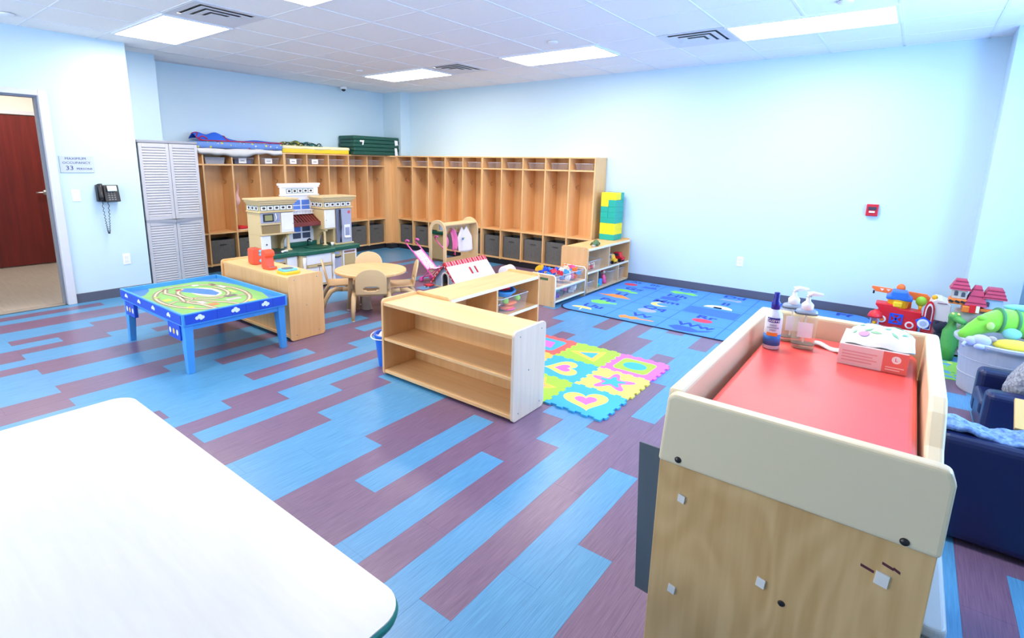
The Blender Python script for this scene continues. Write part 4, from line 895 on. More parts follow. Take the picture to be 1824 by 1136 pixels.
# ---- toys on the divider shelf
OR = mat('coral_plastic', (238, 84, 52), .35, var=.02); CYN = mat('cyan_plastic', (110, 196, 226), .4)
z0 = .556
t = thing('toy_toaster', 'coral red toy toaster with pale blue dials at the left end of the shelf top', 'toy appliance', (-4.80, 2.52, z0))
MB().prism(rrect(2.475, 2.565, z0+.002, z0+.155, .02), -4.86, -4.755, 'yz').build('body', OR, t, bevel=.008, seg=3)
B(-4.84, -4.775, 2.50, 2.51, z0+.15, z0+.157).build('slot', mat('slot_dark', (150, 50, 30), .5), t); B(-4.84, -4.775, 2.53, 2.54, z0+.15, z0+.157).build('slot', MATS['slot_dark'], t)
for zz in (.125, .095, .035): MB().lathe([(.016, 0), (.014, .012), (.001, .013)], n=14, axis='x', o=(-4.755, 2.545, z0+zz)).build('dial', CYN, t, smooth=True)
t = thing('toy_coffee_maker', 'coral red toy coffee maker standing in the middle of the shelf top', 'toy appliance', (-4.52, 2.49, z0))
MB().prism([(-4.57, z0+.006), (-4.49, z0+.006), (-4.50, z0+.11), (-4.475, z0+.115), (-4.47, z0+.155), (-4.50, z0+.175), (-4.555, z0+.175), (-4.565, z0+.15)], 2.445, 2.535, 'xz').build('body', OR, t, bevel=.014, seg=3)
MB().prism(rrect(-4.572, -4.43, 2.44, 2.54, .045, 6), z0, z0+.022).build('base', OR, t, bevel=.004)
MB().lathe([(.03, z0+.022), (.03, z0+.026), (.018, z0+.027)], n=18, o=(-4.462, 2.49, 0)).build('hot_plate', CHROME, t)
t = thing('toy_scale', 'yellow and pale blue toy scale at the right end of the shelf top', 'toy scale', (-4.20, 2.50, z0))
MB().prism(rrect(-4.29, -4.13, 2.425, 2.575, .025), z0, z0+.022).build('base', mat('toy_yellow', (246, 186, 24), .4), t, bevel=.004)
MB().prism(rrect(-4.285, -4.165, 2.435, 2.57, .02), z0+.022, z0+.04).build('top_shell', CYN, t, bevel=.004)
MB().prism(circ(-4.225, 2.50, .045, .052), z0+.04, z0+.0425).build('dial_face', mat('dial_grey', (96, 104, 112), .4), t)
# ---- dress-up stand with mirror
DB = mat('stand_birch', (226, 200, 156), .42, var=.03)
Y1, Y2, xa, xb, ht = 5.16, 5.84, -5.115, -4.80, .775
t = thing('dress_up_stand', 'pale wooden dress-up stand with arched mirror end and hanging hooks', 'clothes stand', ((xa+xb)/2, (Y1+Y2)/2, 0))
def archp(x0, x1, h, n=14):
    c, r = (x0+x1)/2, (x1-x0)/2; return [(x0, 0), (x1, 0)]+[(c+r*math.cos(PI*i/n), h-r+r*math.sin(PI*i/n)) for i in range(n+1)]
def ringprism(o, i, a, b):
    n = len(o); P3 = lambda p, h: (p[0], h, p[1])
    v = [P3(p, a) for p in o]+[P3(p, a) for p in i]+[P3(p, b) for p in o]+[P3(p, b) for p in i]; f = []
    for k in range(n):
        l = (k+1) % n; f += [(k, l, n+l, n+k), (2*n+k, 3*n+k, 3*n+l, 2*n+l), (k, 2*n+k, 2*n+l, l), (n+k, n+l, 3*n+l, 3*n+k)]
    return MB().add(v, f)
oo = archp(xa, xb, ht); ii = [(p[0], p[1]+.07 if p[1] == 0 else p[1]) for p in archp(xa+.05, xb-.05, ht-.05)]
ringprism(oo, ii, Y1, Y1+.018).build('mirror_frame', DB, t, bevel=.002)
MB().prism(ii, Y1+.007, Y1+.009, 'xz').build('mirror', mat('mirror_glass', (235, 238, 240), .02, 1.0, var=0), t)
MB().prism(archp(xa, xb, ht), Y2-.018, Y2, 'xz').build('end_panel', DB, t, bevel=.002)
B(xa+.06, xb-.02, Y1+.018, Y2-.018, ht-.075, ht-.06).build('top_shelf', DB, t); B(xa+.14, xa+.158, Y1+.018, Y2-.018, ht-.20, ht-.075).build('hook_rail', DB, t)
B(xa+.03, xb-.03, Y1+.018, Y2-.018, .06, .078).build('bottom_shelf', DB, t); B(xa+.03, xa+.045, Y1+.018, Y2-.018, .078, .20).build('back_rail', DB, t)
for yy in (5.27, 5.40, 5.52, 5.66): MB().tube([(xa+.158, yy, .63), (xa+.185, yy, .625), (xa+.195, yy, .645)], .006, 6).build('peg', DB, t, smooth=True)
PINK = mat('hot_pink', (232, 120, 178), .7, var=.08, scale=25); WC = mat('white_cloth', (240, 238, 244), .9, var=.03)
hx = xa+.20
t = thing('pink_purse', 'small pink toy purse hanging next to the mirror on the dress-up stand', 'purse', (hx, 5.27, .40))
MB().ell((hx+.02, 5.27, .47), (.02, .05, .075), 14, 10).build('body', PINK, t, smooth=True); MB().tube([(hx+.01, 5.23, .53), (hx-.005, 5.27, .645), (hx+.01, 5.31, .53)], .006, 6).build('strap', PINK, t, smooth=True)
t = thing('pink_apron', 'pink frilled apron hanging from the middle of the dress-up stand', 'apron', (hx, 5.42, .35))
MB().grid(lambda u, v: (hx+.02+.018*math.sin(9*u+3*v), 5.36+.14*u*(.55+.45*math.sin(PI*v*.8))+.03*(1-v), .36+.27*v-.04*abs(u-.5)), 14, 12).build('cloth', PINK, t, smooth=True, solid=.012)
MB().tube([(hx+.03, 5.41, .37), (hx+.04, 5.43, .31), (hx+.03, 5.45, .27), (hx+.02, 5.43, .29)], .008, 6).build('ties', mat('deep_pink', (226, 88, 150), .7), t, smooth=True)
MB().tube([(hx+.02, 5.38, .60), (hx-.005, 5.40, .648), (hx+.02, 5.45, .60)], .007, 6).build('neck_strap', MATS['deep_pink'], t, smooth=True)
t = thing('white_apron', 'white child vest with a small blue and yellow badge on the dress-up stand', 'vest', (hx, 5.62, .34))
def vest(u, v):
    w = .30 if v < .55 else .30-.20*(v-.55)/.45
    return (hx+.03+.02*math.sin(7*u+2)*(1-v), 5.62+(u-.5)*w+.03*(1-v), .315+.345*v-.02*math.sin(PI*u)*(1-v)-.06*(1-abs(2*u-1))*(v**4))
MB().grid(vest, 16, 14).build('cloth', WC, t, smooth=True, solid=.02)
MB().prism(circ(5.575, .49, .018, n=14), hx+.055, hx+.058, 'yz').build('badge', mat('badge_blue', (90, 140, 196), .6), t); MB().prism(circ(5.598, .50, .012, n=12), hx+.0582, hx+.06, 'yz').build('badge', mat('badge_yellow', (226, 216, 120), .6), t)
# ---- doll stroller
SP = mat('stroller_pink', (236, 92, 178), .35, var=.02); SF = dotted('stroller_fabric', (244, 196, 226), [(246, 226, 120), (206, 120, 196), (244, 196, 226), (250, 150, 180), (160, 150, 220)], 60, .42)
t = thing('doll_stroller', 'pink folding doll stroller with flowered sling seat in front of the mirror', 'doll stroller', (-4.95, 4.88, 0))
ya, yb = 4.80, 4.98
for yy in (ya, yb):
    MB().tube([(-5.24, yy, .47), (-5.245, yy, .50), (-5.225, yy, .518), (-5.195, yy, .515), (-5.185, yy, .50)], [.0115, .012, .012, .0115, .0105], 8).build('handle', SP, t, smooth=True)
    MB().tube([(-5.24, yy, .475), (-5.10, yy, .37), (-4.90, yy, .21), (-4.665, yy, .03)], .0085, 8).build('side_tube', SP, t, smooth=True)
    MB().tube([(-4.80, yy, .205), (-4.86, yy, .12), (-4.95, yy, .03)], .0075, 8).build('rear_strut', SP, t, smooth=True)
    for xx in (-4.665, -4.955):
        for e in (-.014, .008):
            w_ = MB().lathe([(.012, 0), (.028, 0), (.031, .003), (.031, .007), (.028, .01), (.012, .01)], n=18, axis='y', o=(xx, yy+e, .031)).build('wheel', SP, t, smooth=True)
MB().tube([(-4.955, ya, .05), (-4.955, yb, .05)], .006, 6).build('axle', SP, t); MB().tube([(-4.68, ya, .045), (-4.68, yb, .045)], .006, 6).build('axle', SP, t)
MB().tube([(-4.93, ya, .05), (-4.82, yb, .16)], .006, 6).build('cross_brace', SP, t); MB().tube([(-4.93, yb, .05), (-4.82, ya, .16)], .006, 6).build('cross_brace', SP, t)
def sling(u, v):
    y = ya+(yb-ya)*u; sag = math.sin(PI*u)
    if v < .65: k = v/.65; x, z = -5.13+.28*k, .39-.215*k
    else: k = (v-.65)/.35; x, z = -4.85+.10*k, .175+.03*k
    return (x-.02*sag, y, z-.022*sag)
MB().grid(sling, 8, 16).build('sling_seat', SF, t, smooth=True, solid=.005)
for o_ in t.children: o_.location.x += .055
# ---- dollhouse
t = thing('dollhouse', 'small wooden dollhouse with pale pink roof and red scalloped trim', 'dollhouse', (-4.43, 5.12, 0))
DW = mat('dollhouse_wall', (150, 176, 206), .6); DR = mat('dollhouse_roof', (246, 220, 232), .5, var=.02); DRed = mat('dollhouse_red', (196, 40, 56), .5); DT = mat('dollhouse_timber', (206, 176, 136), .6); DWh = mat('dollhouse_white', (238, 232, 226), .6)
xa, xb, ya, yb, ze, zr = -4.60, -4.26, 4.755, 5.50, .115, .315
B(xa-.04, xb+.04, ya-.03, yb+.02, 0, .008).build('base_board', DT, t)
# gable wall with arched doorway: strips around the opening
c = (xa+xb)/2; dw, dh = .045, .135
gp = [[(xa, .008), (c-dw, .008), (c-dw, dh), (c-dw*.7, dh+.03), (c, dh+.042), (c, zr-.02), (xa, ze)], [(c+dw, .008), (xb, .008), (xb, ze), (c, zr-.02), (c, dh+.042), (c+dw*.7, dh+.03), (c+dw, dh)]]
for g in gp: MB().prism(g, ya, ya+.008, 'xz').build('gable_wall', DW, t)
B(xa, xa+.008, ya+.008, yb, .008, ze).build('side_wall', DW, t); B(xb-.008, xb, ya+.008, yb, .008, ze).build('side_wall', DW, t)
MB().prism([(xa, .008), (xb, .008), (xb, ze), (c, zr-.02), (xa, ze)], yb-.008, yb, 'xz').build('gable_wall', DW, t)
B(xa+.008, xb-.008, ya+.2, ya+.206, .008, ze).build('partition', DT, t)
fr = MB().tube([(c-dw-.012, ya-.004, .01), (c-dw-.012, ya-.004, dh), (c-dw*.75, ya-.004, dh+.04), (c, ya-.004, dh+.056), (c+dw*.75, ya-.004, dh+.04), (c+dw+.012, ya-.004, dh), (c+dw+.012, ya-.004, .01)], .011, 6); fr.build('door_frame', DWh, t)
sl = (zr-ze)/((xb-xa)/2)
for s in (-1, 1):
    e = c+s*((xb-xa)/2+.06); zz = ze-.06*sl
    MB().add([(c, ya-.03, zr), (c, yb+.03, zr), (e, yb+.03, zz), (e, ya-.03, zz), (c, ya-.03, zr-.012), (c, yb+.03, zr-.012), (e, yb+.03, zz-.012), (e, ya-.03, zz-.012)], [(0, 1, 2, 3), (7, 6, 5, 4), (0, 4, 5, 1), (1, 5, 6, 2), (2, 6, 7, 3), (3, 7, 4, 0)]).build('roof_panel', DR if s > 0 else DT, t)
    MB().add([(c, ya-.034, zr-.004), (e, ya-.034, zz-.004), (e, ya-.034, zz-.034), (c, ya-.034, zr-.04)], [(0, 1, 2, 3)]).build('barge_board', DRed, t, solid=.006)
    for k in range(6):
        u = (k+.5)/6; MB().ell((c+(e-c)*u, ya-.039, zr-.024+(zz-zr)*u), (.008, .002, .008), 8, 6).build('scallop_dot', DWh, t)
for k in range(16):
    yy = ya-.02+(yb-ya+.03)*k/15
    MB().obox((c+.022, yy, zr-.022), (.02, 0, -.02*sl), (0, .017, 0), (.0025, 0, .0025)).build('ridge_tile', DRed if k % 2 == 0 else mat('dollhouse_coral', (222, 90, 104), .5), t)
uy = (ya+yb)/2+.04; ux = c+.115; uz = zr-.115*sl+.002
for dy, w, m_ in ((-.052, .014, DRed), (.052, .014, DRed), (0, .032, mat('dollhouse_pane', (196, 214, 226), .5))):
    MB().obox((ux, uy+dy, uz+.002), (.032, 0, -.032*sl), (0, w, 0), (.001, 0, .0012)).build('printed_window', m_, t)
t = thing('toy_drum', 'white round toy drum with a grey strap behind the dollhouse', 'toy drum', (-4.20, 5.72, 0))
MB().lathe([(.001, -.1), (.085, -.1), (.09, -.09), (.09, .09), (.085, .1), (.001, .1)], n=28, axis='y', o=(-4.18, 5.72, .091)).turn(.15, (-4.18, 5.72, 0)).build('shell', WHITEP, t, smooth=False)
MB().tube([(-4.10, 5.66, .09), (-4.05, 5.64, .12), (-4.02, 5.66, .09), (-4.02, 5.68, .012)], .008, 6).build('strap', mat('strap_grey', (150, 152, 160), .6), t, smooth=True)
t = thing('red_toy_truck', 'flat red toy cart on the floor in front of the dollhouse door', 'toy cart', (-4.60, 4.62, 0))
B(-4.66, -4.56, 4.60, 4.69, .012, .03).build('bed', DRed, t, bevel=.003)
for xx in (-4.64, -4.58):
    for yy in (4.605, 4.685): MB().lathe([(.012, -.004), (.012, .004)], n=12, axis='y', o=(xx, yy, .012)).build('wheel', DWh, t)
# ---- blue bucket
t = thing('blue_bucket', 'blue plastic bucket with dress-up cloth peeking out beside the empty shelf', 'bucket', (-3.0, 2.56, 0))
bx, by = -2.99, 2.575
MB().lathe([(.001, .002), (.078, 0), (.105, .235), (.113, .24), (.113, .252), (.10, .252), (.074, .008), (.001, .008)], n=28, o=(bx, by, 0)).build('pail', mat('bucket_blue', (24, 104, 214), .35), t, smooth=False)
MB().tube([(bx-.113*math.cos(a_)*1.02, by-.02-.113*math.sin(a_)*1.05, .247-.012*math.sin(a_)) for a_ in [PI*k/14 for k in range(15)]], .004, 6).build('bail_handle', WHITEP, t, smooth=True)
MB().grid(lambda u, v: (bx+.095*(u-.5)*1.8, by+.095*(v-.5)*1.8, .225+.05*math.sin(PI*u)*math.sin(PI*v)+.012*math.sin(19*u+11*v)), 10, 10).build('cloth', mat('lilac_cloth', (214, 206, 236), .9, var=.1), t, smooth=True)
# ================================================================ RUG, FOAM MAT, TOYS ON SHELVES
def rounded(x0, x1, y0, y1, r): return rrect(x0, x1, y0, y1, r, 8)
RB = mat('rug_blue', (74, 140, 222), .95, var=.06, scale=90, bump=.25, bscale=400); RK = mat('rug_binding', (22, 30, 60), .9); RLn = mat('rug_line', (46, 100, 190), .95); RLt = mat('rug_letter', (34, 66, 172), .95)
t = thing('alphabet_rug', 'blue alphabet rug with lower and upper case letters along the wall', 'rug', (-1.55, 5.83, 0))
MB().prism(rounded(-2.896, -.15, 4.88, 6.772, .16), 0.0006, .007).build('binding', RK, t)
MB().prism(rounded(-2.88, -.167, 4.897, 6.755, .145), .001, .009).build('pile', RB, t)
zr_ = .0092
for xx in (-2.335, -1.785, -1.235, -.685): B(xx-.004, xx+.004, 4.90, 6.75, zr_-.001, zr_+.0003).build('printed_line', RLn, t)
for k, yy in enumerate((5.265, 5.63, 5.995, 6.36)):
    B(-2.88, -.17, yy-.003, yy+.003, zr_-.001, zr_+.0002).build('printed_line', RLn, t)
cols = (-2.61, -2.06, -1.51, -.96, -.42); LY = (6.67, 6.28, 5.92, 5.56, 5.19)
LET = [['Aa', 'Cc', 'Dd', 'Ee', 'Ff'], ['Gg', 'Hh', 'Ii', 'Jj', 'Kk'], ['Ll', 'Mm', 'Nn', 'Oo', None], ['Pp', 'Qq', 'Rr', 'Ss', 'Tt'], ['Uu', 'Vv', 'Ww', 'Xx', 'Yy']]
for r_ in range(5):
    for c_ in range(5):
        if LET[r_][c_] and (r_, c_) != (0, 0) and not (r_ == 2 and c_ == 2): text('printed_letter', LET[r_][c_], .165, RLt, t, (cols[c_]+.02, LY[r_]-.02, zr_+.0004), sx=1.2, bold=.005)
text('printed_letter', 'Aa', .13, RLt, t, (-2.72, 6.66, zr_+.0004)); text('printed_letter', 'Bb', .13, RLt, t, (-2.46, 6.64, zr_+.0004))
def pic(poly, c_, nm):
    my = sum(p[1] for p in poly)/len(poly)
    if nm != 'night_panel': poly = [(p[0], my+(p[1]-my)*1.3) for p in poly]
    MB().prism(poly, zr_-.001, zr_+.0006).build('printed_'+nm, mat('rugpic_%d_%d_%d' % c_, c_, .95), t)
rd, gn, og, yl, wh, nv, gy = (214, 62, 92), (120, 204, 96), (240, 140, 66), (244, 214, 120), (236, 238, 242), (50, 92, 206), (150, 160, 200)
pic(circ(-2.73, 6.49, .085, .05), rd, 'apple'); pic([(-2.57, 6.43), (-2.36, 6.43), (-2.40, 6.52), (-2.48, 6.48), (-2.53, 6.50)], nv, 'boat')
pic([(-2.20, 6.46), (-2.16, 6.52), (-2.04, 6.50), (-1.95, 6.52), (-1.86, 6.47), (-1.90, 6.42), (-2.02, 6.45), (-2.12, 6.41)], gn, 'caterpillar')
pic([(-1.62, 6.45), (-1.58, 6.50), (-1.44, 6.50), (-1.40, 6.53), (-1.37, 6.47), (-1.41, 6.44), (-1.44, 6.46), (-1.58, 6.46)], gy, 'bone')
pic(circ(-2.66, 6.11, .10, .045)+[], gn, 'grapes'); pic(circ(-2.52, 6.07, .06, .03), gn, 'grapes')
pic([(-2.17, 6.04), (-2.17, 6.12), (-2.20, 6.12), (-2.06, 6.19), (-1.93, 6.12), (-1.96, 6.12), (-1.96, 6.04)], nv, 'house')
pic([(-1.66, 6.02)]+[(-1.51+.15*math.cos(PI*i/10), 6.02+.10*math.sin(PI*i/10)) for i in range(11)]+[(-1.66, 6.02), (-1.56, 6.02), (-1.56, 6.06), (-1.47, 6.06), (-1.47, 6.02)][1:][::-1], wh, 'igloo')
pic([(-2.84, 5.77), (-2.74, 5.78), (-2.68, 5.83), (-2.56, 5.83), (-2.40, 5.74), (-2.58, 5.72), (-2.70, 5.74), (-2.76, 5.75)], og, 'leaf')
mo = [(-2.06+.10*math.cos(math.radians(a)), 5.75+.07*math.sin(math.radians(a))) for a in range(60, 331, 18)]+[(-2.02+.08*math.cos(math.radians(a)), 5.765+.055*math.sin(math.radians(a))) for a in range(320, 69, -18)]
pic(mo, yl, 'moon'); pic([(-1.775, 5.655), (-1.245, 5.64), (-1.245, 5.93), (-1.775, 5.94)], (56, 108, 214), 'night_panel')
pic([(-2.74, 5.40), (-2.68, 5.46), (-2.58, 5.46), (-2.50, 5.42), (-2.44, 5.44), (-2.43, 5.40), (-2.50, 5.385), (-2.58, 5.34), (-2.69, 5.34)], gn, 'pear')
pic(circ(-2.07, 5.40, .10, .06), gy, 'quarter'); pic(circ(-1.49, 5.40, .10, .055, 12), rd, 'rose')
um = [(-2.78, 5.03)]+[(-2.66+.12*math.cos(PI-PI*i/10), 5.03+.06*math.sin(PI*i/10)) for i in range(11)]; pic(um, yl, 'umbrella'); pic([(-2.665, 5.03), (-2.655, 5.03), (-2.635, 4.96), (-2.65, 4.955)], wh, 'umbrella_handle')
pic([(-2.22, 5.02), (-2.18, 5.07), (-2.12, 5.045), (-2.06, 5.07), (-2.01, 5.04), (-1.86, 5.05), (-1.86, 5.03), (-2.01, 5.015), (-2.06, 4.98), (-2.12, 5.0), (-2.18, 4.97)], og, 'violin')
pic([(-1.70, 5.02), (-1.64, 5.08), (-1.52, 5.08), (-1.42, 5.03), (-1.36, 5.06), (-1.30, 5.09), (-1.33, 5.04), (-1.38, 5.0), (-1.46, 4.96), (-1.6, 4.95)], nv, 'whale')
pic([(-1.04, 5.0), (-1.0, 5.08), (-.96, 5.03), (-.9, 5.07), (-.93, 4.98), (-.98, 4.95)], gn, 'xylophone'); pic(circ(-.98, 5.75, .07, .05), og, 'orange'); pic(circ(-.95, 6.1, .08, .05), rd, 'jam'); pic(circ(-.95, 5.40, .08, .05), yl, 'sun'); pic(circ(-.95, 6.47, .08, .05), gy, 'elephant')
# ---- interlocking foam tiles
TS = .4; fx = [-2.508, -2.105, -1.70]; fy = [2.768, 3.163, 3.558]
FCOL = {'blue': (64, 170, 226), 'green': (158, 226, 70), 'yellow': (246, 236, 106), 'pink': (234, 112, 226), 'coral': (240, 96, 92), 'orange': (250, 186, 80)}
FM = {k: mat('foam_'+k, v, .85, var=.02, bump=.1, bscale=300) for k, v in FCOL.items()}
def tooth(w, h, nslot=9, tt=.017):
    """jigsaw outline: tabs out on right/far sides, notches on left/near sides"""
    pts = []
    def side(p, d, n, L, sgn):
        s = L/nslot
        for k in range(nslot):
            off = sgn*tt if k % 2 == 1 else 0
            for e in (k, k+1): pts.append((p[0]+d[0]*s*e+n[0]*off, p[1]+d[1]*s*e+n[1]*off))
    side((0, 0), (1, 0), (0, -1), w, -1); side((w, 0), (0, 1), (1, 0), h, 1); side((w, h), (-1, 0), (0, 1), w, 1); side((0, h), (0, -1), (-1, 0), h, -1)
    out = []
    for p in pts:
        if not out or (abs(p[0]-out[-1][0])+abs(p[1]-out[-1][1])) > 1e-6: out.append(p)
    return out
def heart(s): return [(s*.62*16*math.sin(a)**3/16, s*.62*(13*math.cos(a)-5*math.cos(2*a)-2*math.cos(3*a)-math.cos(4*a))/16) for a in [2*PI*i/36 for i in range(36)]]
def star(R, r): return [((R if i % 2 == 0 else r)*math.cos(PI/2+PI*i/5), (R if i % 2 == 0 else r)*math.sin(PI/2+PI*i/5)) for i in range(10)]
def rotp(poly, a): c, s = math.cos(a), math.sin(a); return [(p[0]*c-p[1]*s, p[0]*s+p[1]*c) for p in poly]
def roundstar(R, r): 
    return [((r+(R-r)*(.5+.5*math.cos(5*a))**1.6)*math.cos(a+PI/2), (r+(R-r)*(.5+.5*math.cos(5*a))**1.6)*math.sin(a+PI/2)) for a in [2*PI*i/60 for i in range(60)]]
TILES = [(2, 0, 'blue', (heart(.24), 'yellow'), (heart(.12), 'pink'), .5, 'blue foam floor tile with a yellow heart, nearest the camera'), (2, 1, 'yellow', (roundstar(.165, .075), 'pink'), (roundstar(.10, .048), 'blue'), .2, 'yellow foam floor tile with a pink and blue star'),
         (2, 2, 'pink', (rrect(-.135, .135, -.13, .13, .04), 'green'), (circ(0, 0, .09, .075), 'blue'), 0, 'magenta foam floor tile with a green square and blue oval'), (1, 2, 'green', ([(-.15, -.02), (.12, -.13), (.10, .14)], 'orange'), ([(-.075, -.005), (.07, -.065), (.058, .075)], 'blue'), 0, 'green foam floor tile with an orange triangle'),
         (1, 1, 'blue', (heart(.23), 'yellow'), (heart(.115), 'pink'), -1.1, 'blue foam floor tile with a yellow heart, between the green tiles'), (1, 0, 'green', (star(.16, .08), 'orange'), (star(.08, .04), 'pink'), 0, 'green foam floor tile half hidden by the empty shelf'),
         (0, 2, 'coral', (rrect(-.135, .135, -.135, .135, .04), 'blue'), ([(-.09, -.07), (.09, -.07), (.05, .07), (-.05, .07)], 'pink'), 0, 'coral foam floor tile with a blue square at the far end of the mat'),
         (0, 1, 'orange', (circ(0, 0, .13), 'green'), (circ(0, 0, .07), 'pink'), 0, 'orange foam floor tile against the shelf with the bins'), (0, 0, 'pink', (circ(0, 0, .13), 'yellow'), (circ(0, 0, .07), 'blue'), 0, 'magenta foam floor tile in the corner of the two shelves')]
for i, j, bc, (p1, c1), (p2, c2), a, lb in TILES:
    x, y = fx[i], fy[j]; w, h = .402, .392
    t = thing('foam_tile', lb, 'foam tile', (x+w/2, y+h/2, 0), 'interlocking foam floor tiles')
    MB().prism([(x+p[0], y+p[1]) for p in tooth(w, h)], .0008, .0135).build('tile_base', FM[bc], t)
    cx_, cy_ = x+w/2, y+h/2
    MB().prism([(cx_+p[0], cy_+p[1]) for p in rotp(p1, a)], .010, .0141).build('inset', FM[c1], t); MB().prism([(cx_+p[0], cy_+p[1]) for p in rotp(p2, a)], .011, .0147).build('inset', FM[c2], t)
# ---- totes and toys
def tote(x0, x1, y0, y1, z0, h, label, m=CLEARP, group='clear toy totes'):
    t = thing('toy_tote', label, 'tote', ((x0+x1)/2, (y0+y1)/2, z0), group)
    e = .015; w = .003; mb = MB().box(x0+e, x1-e, y0+e, y1-e, z0, z0+w)
    for a in ((x0+e, y0+e, x1-e, y0+e, x0, y0, x1, y0), (x1-e, y0+e, x1-e, y1-e, x1, y0, x1, y1), (x1-e, y1-e, x0+e, y1-e, x1, y1, x0, y1), (x0+e, y1-e, x0+e, y0+e, x0, y1, x0, y0)):
        mb.add([(a[0], a[1], z0+w), (a[2], a[3], z0+w), (a[6], a[7], z0+h), (a[4], a[5], z0+h)], [(0, 1, 2, 3)])
    mb.build('tote_body', m, t); MB().tube([(x0, y0, z0+h), (x1, y0, z0+h), (x1, y1, z0+h), (x0, y1, z0+h)], .005, 6, close=True).build('rim', clear('clear_rim', (225, 228, 240), .4), t, smooth=True)
PC = {'yellow': (250, 196, 20), 'blue': (24, 84, 222), 'sky blue': (60, 156, 240), 'red': (218, 30, 44), 'green': (40, 170, 90), 'orange': (246, 120, 50), 'pink': (238, 90, 150), 'purple': (120, 70, 170), 'lime': (150, 214, 60), 'white': (236, 234, 236), 'cream': (238, 206, 176), 'teal': (20, 168, 150)}
PM = {k: mat('toy_'+k.replace(' ', '_'), v, .38, var=.02) for k, v in PC.items()}
bmesh_cache = {}
def brick(col, loc, rot, label, sz=(.062, .062, .036), group='big toy bricks'):
    t = thing('toy_brick', label, 'toy brick', loc, group); OFF[t.name] = Vector()
    key = (col, sz)
    if key not in bmesh_cache:
        a, b, c = sz; o1 = B(-a/2, a/2, -b/2, b/2, 0, c).build('body', PM[col], t, bevel=.003); o2 = []
        for sx in (-.25, .25):
            for sy in (-.25, .25): o2.append(MB().cyl((a*sx, b*sy, c), .011, .012, 12).build('stud', PM[col], t))
        bmesh_cache[key] = (o1.data, [o.data for o in o2])
    else:
        for nm, me in [('body', bmesh_cache[key][0])]+[('stud', m_) for m_ in bmesh_cache[key][1]]:
            o = bpy.data.objects.new(nm, me); COL.objects.link(o); o.parent = t
    t.rotation_euler = rot
X0, X1 = -3.19, -2.915; ya = 4.872; dy = .219
tn = ('nearest the empty shelf', 'in the middle', 'nearest the toy shelf')
for k in range(3):
    tote(X0, X1, ya+dy*k, ya+dy*(k+1)-.008, .2085, .12, 'clear tote on the top level of the low rack, %s' % tn[k]); tote(X0, X1, ya+dy*k, ya+dy*(k+1)-.008, .0635, .115, 'clear tote on the bottom level of the low rack, %s' % tn[k])
rb = random.Random(11)
HEAP = []
def heap(n, x0, x1, y0, y1, z0, z1, cols, where, **k):
    for q in range(n):
        HEAP.append((cols[q % len(cols)], (rb.uniform(x0, x1), rb.uniform(y0, y1), z0+(z1-z0)*q/max(1, n-1)), (rb.uniform(-.4, .4), rb.uniform(-.4, .4), rb.uniform(0, 3)), where, k))
def place_heaps():
    def scr(p): v = Vector(p)-Vector((0, 0, CAMH)); return v.dot(r2)/v.dot(fw)
    for key in sorted({(h[0], h[3]) for h in HEAP}):
        row = sorted([h for h in HEAP if (h[0], h[3]) == key], key=lambda h: scr(h[1]))
        for i, (c, loc, rot, where, k) in enumerate(row):
            lb = '%s toy brick in the %s' % (c, where) if len(row) == 1 else '%s brick, %s from left of its colour, %s' % (c, ORD[i], where)
            brick(c, loc, rot, lb, **k)
w1 = 'near top tote of low rack'
heap(9, -3.14, -2.945, ya+.045, ya+.165, .215, .275, ['pink', 'orange', 'green'], w1)
heap(14, -3.13, -2.945, ya+.035, ya+.175, .29, .37, ['blue', 'sky blue', 'red', 'blue', 'sky blue'], w1)
heap(6, -3.17, -3.07, ya+.03, ya+.09, .32, .385, ['yellow'], w1)
w2 = 'middle top tote of low rack'
heap(9, -3.14, -2.95, ya+dy+.05, ya+dy+.17, .225, .345, ['white', 'sky blue', 'white', 'cream', 'cream'], w2)
w3 = 'far top tote of low rack'
heap(9, -3.14, -2.95, ya+2*dy+.05, ya+2*dy+.17, .225, .335, ['orange', 'pink', 'orange', 'sky blue', 'sky blue', 'sky blue'], w3)
t = thing('toy_funnel', 'bright blue toy scoop sticking up from the middle tote of low rack', 'toy scoop', (-3.10, 5.14, .31)); MB().tube([(-3.12, 5.10, .31), (-3.08, 5.19, .36)], [.012, .03], 10).build('scoop', PM['blue'], t, smooth=True)
w4 = ('near bottom tote of low rack', 'middle bottom tote of low rack', 'far bottom tote of low rack')
heap(3, -3.1, -2.96, ya+.05, ya+.17, .07, .11, ['white', 'purple', 'white'], w4[0], group='toys on the bottom level of the low rack'); heap(4, -3.1, -2.95, ya+dy+.05, ya+dy+.17, .07, .13, ['pink', 'teal', 'pink', 'red'], w4[1], group='toys on the bottom level of the low rack'); heap(4, -3.1, -2.95, ya+2*dy+.05, ya+2*dy+.17, .07, .14, ['white', 'green', 'white', 'lime'], w4[2], group='toys on the bottom level of the low rack')
place_heaps()
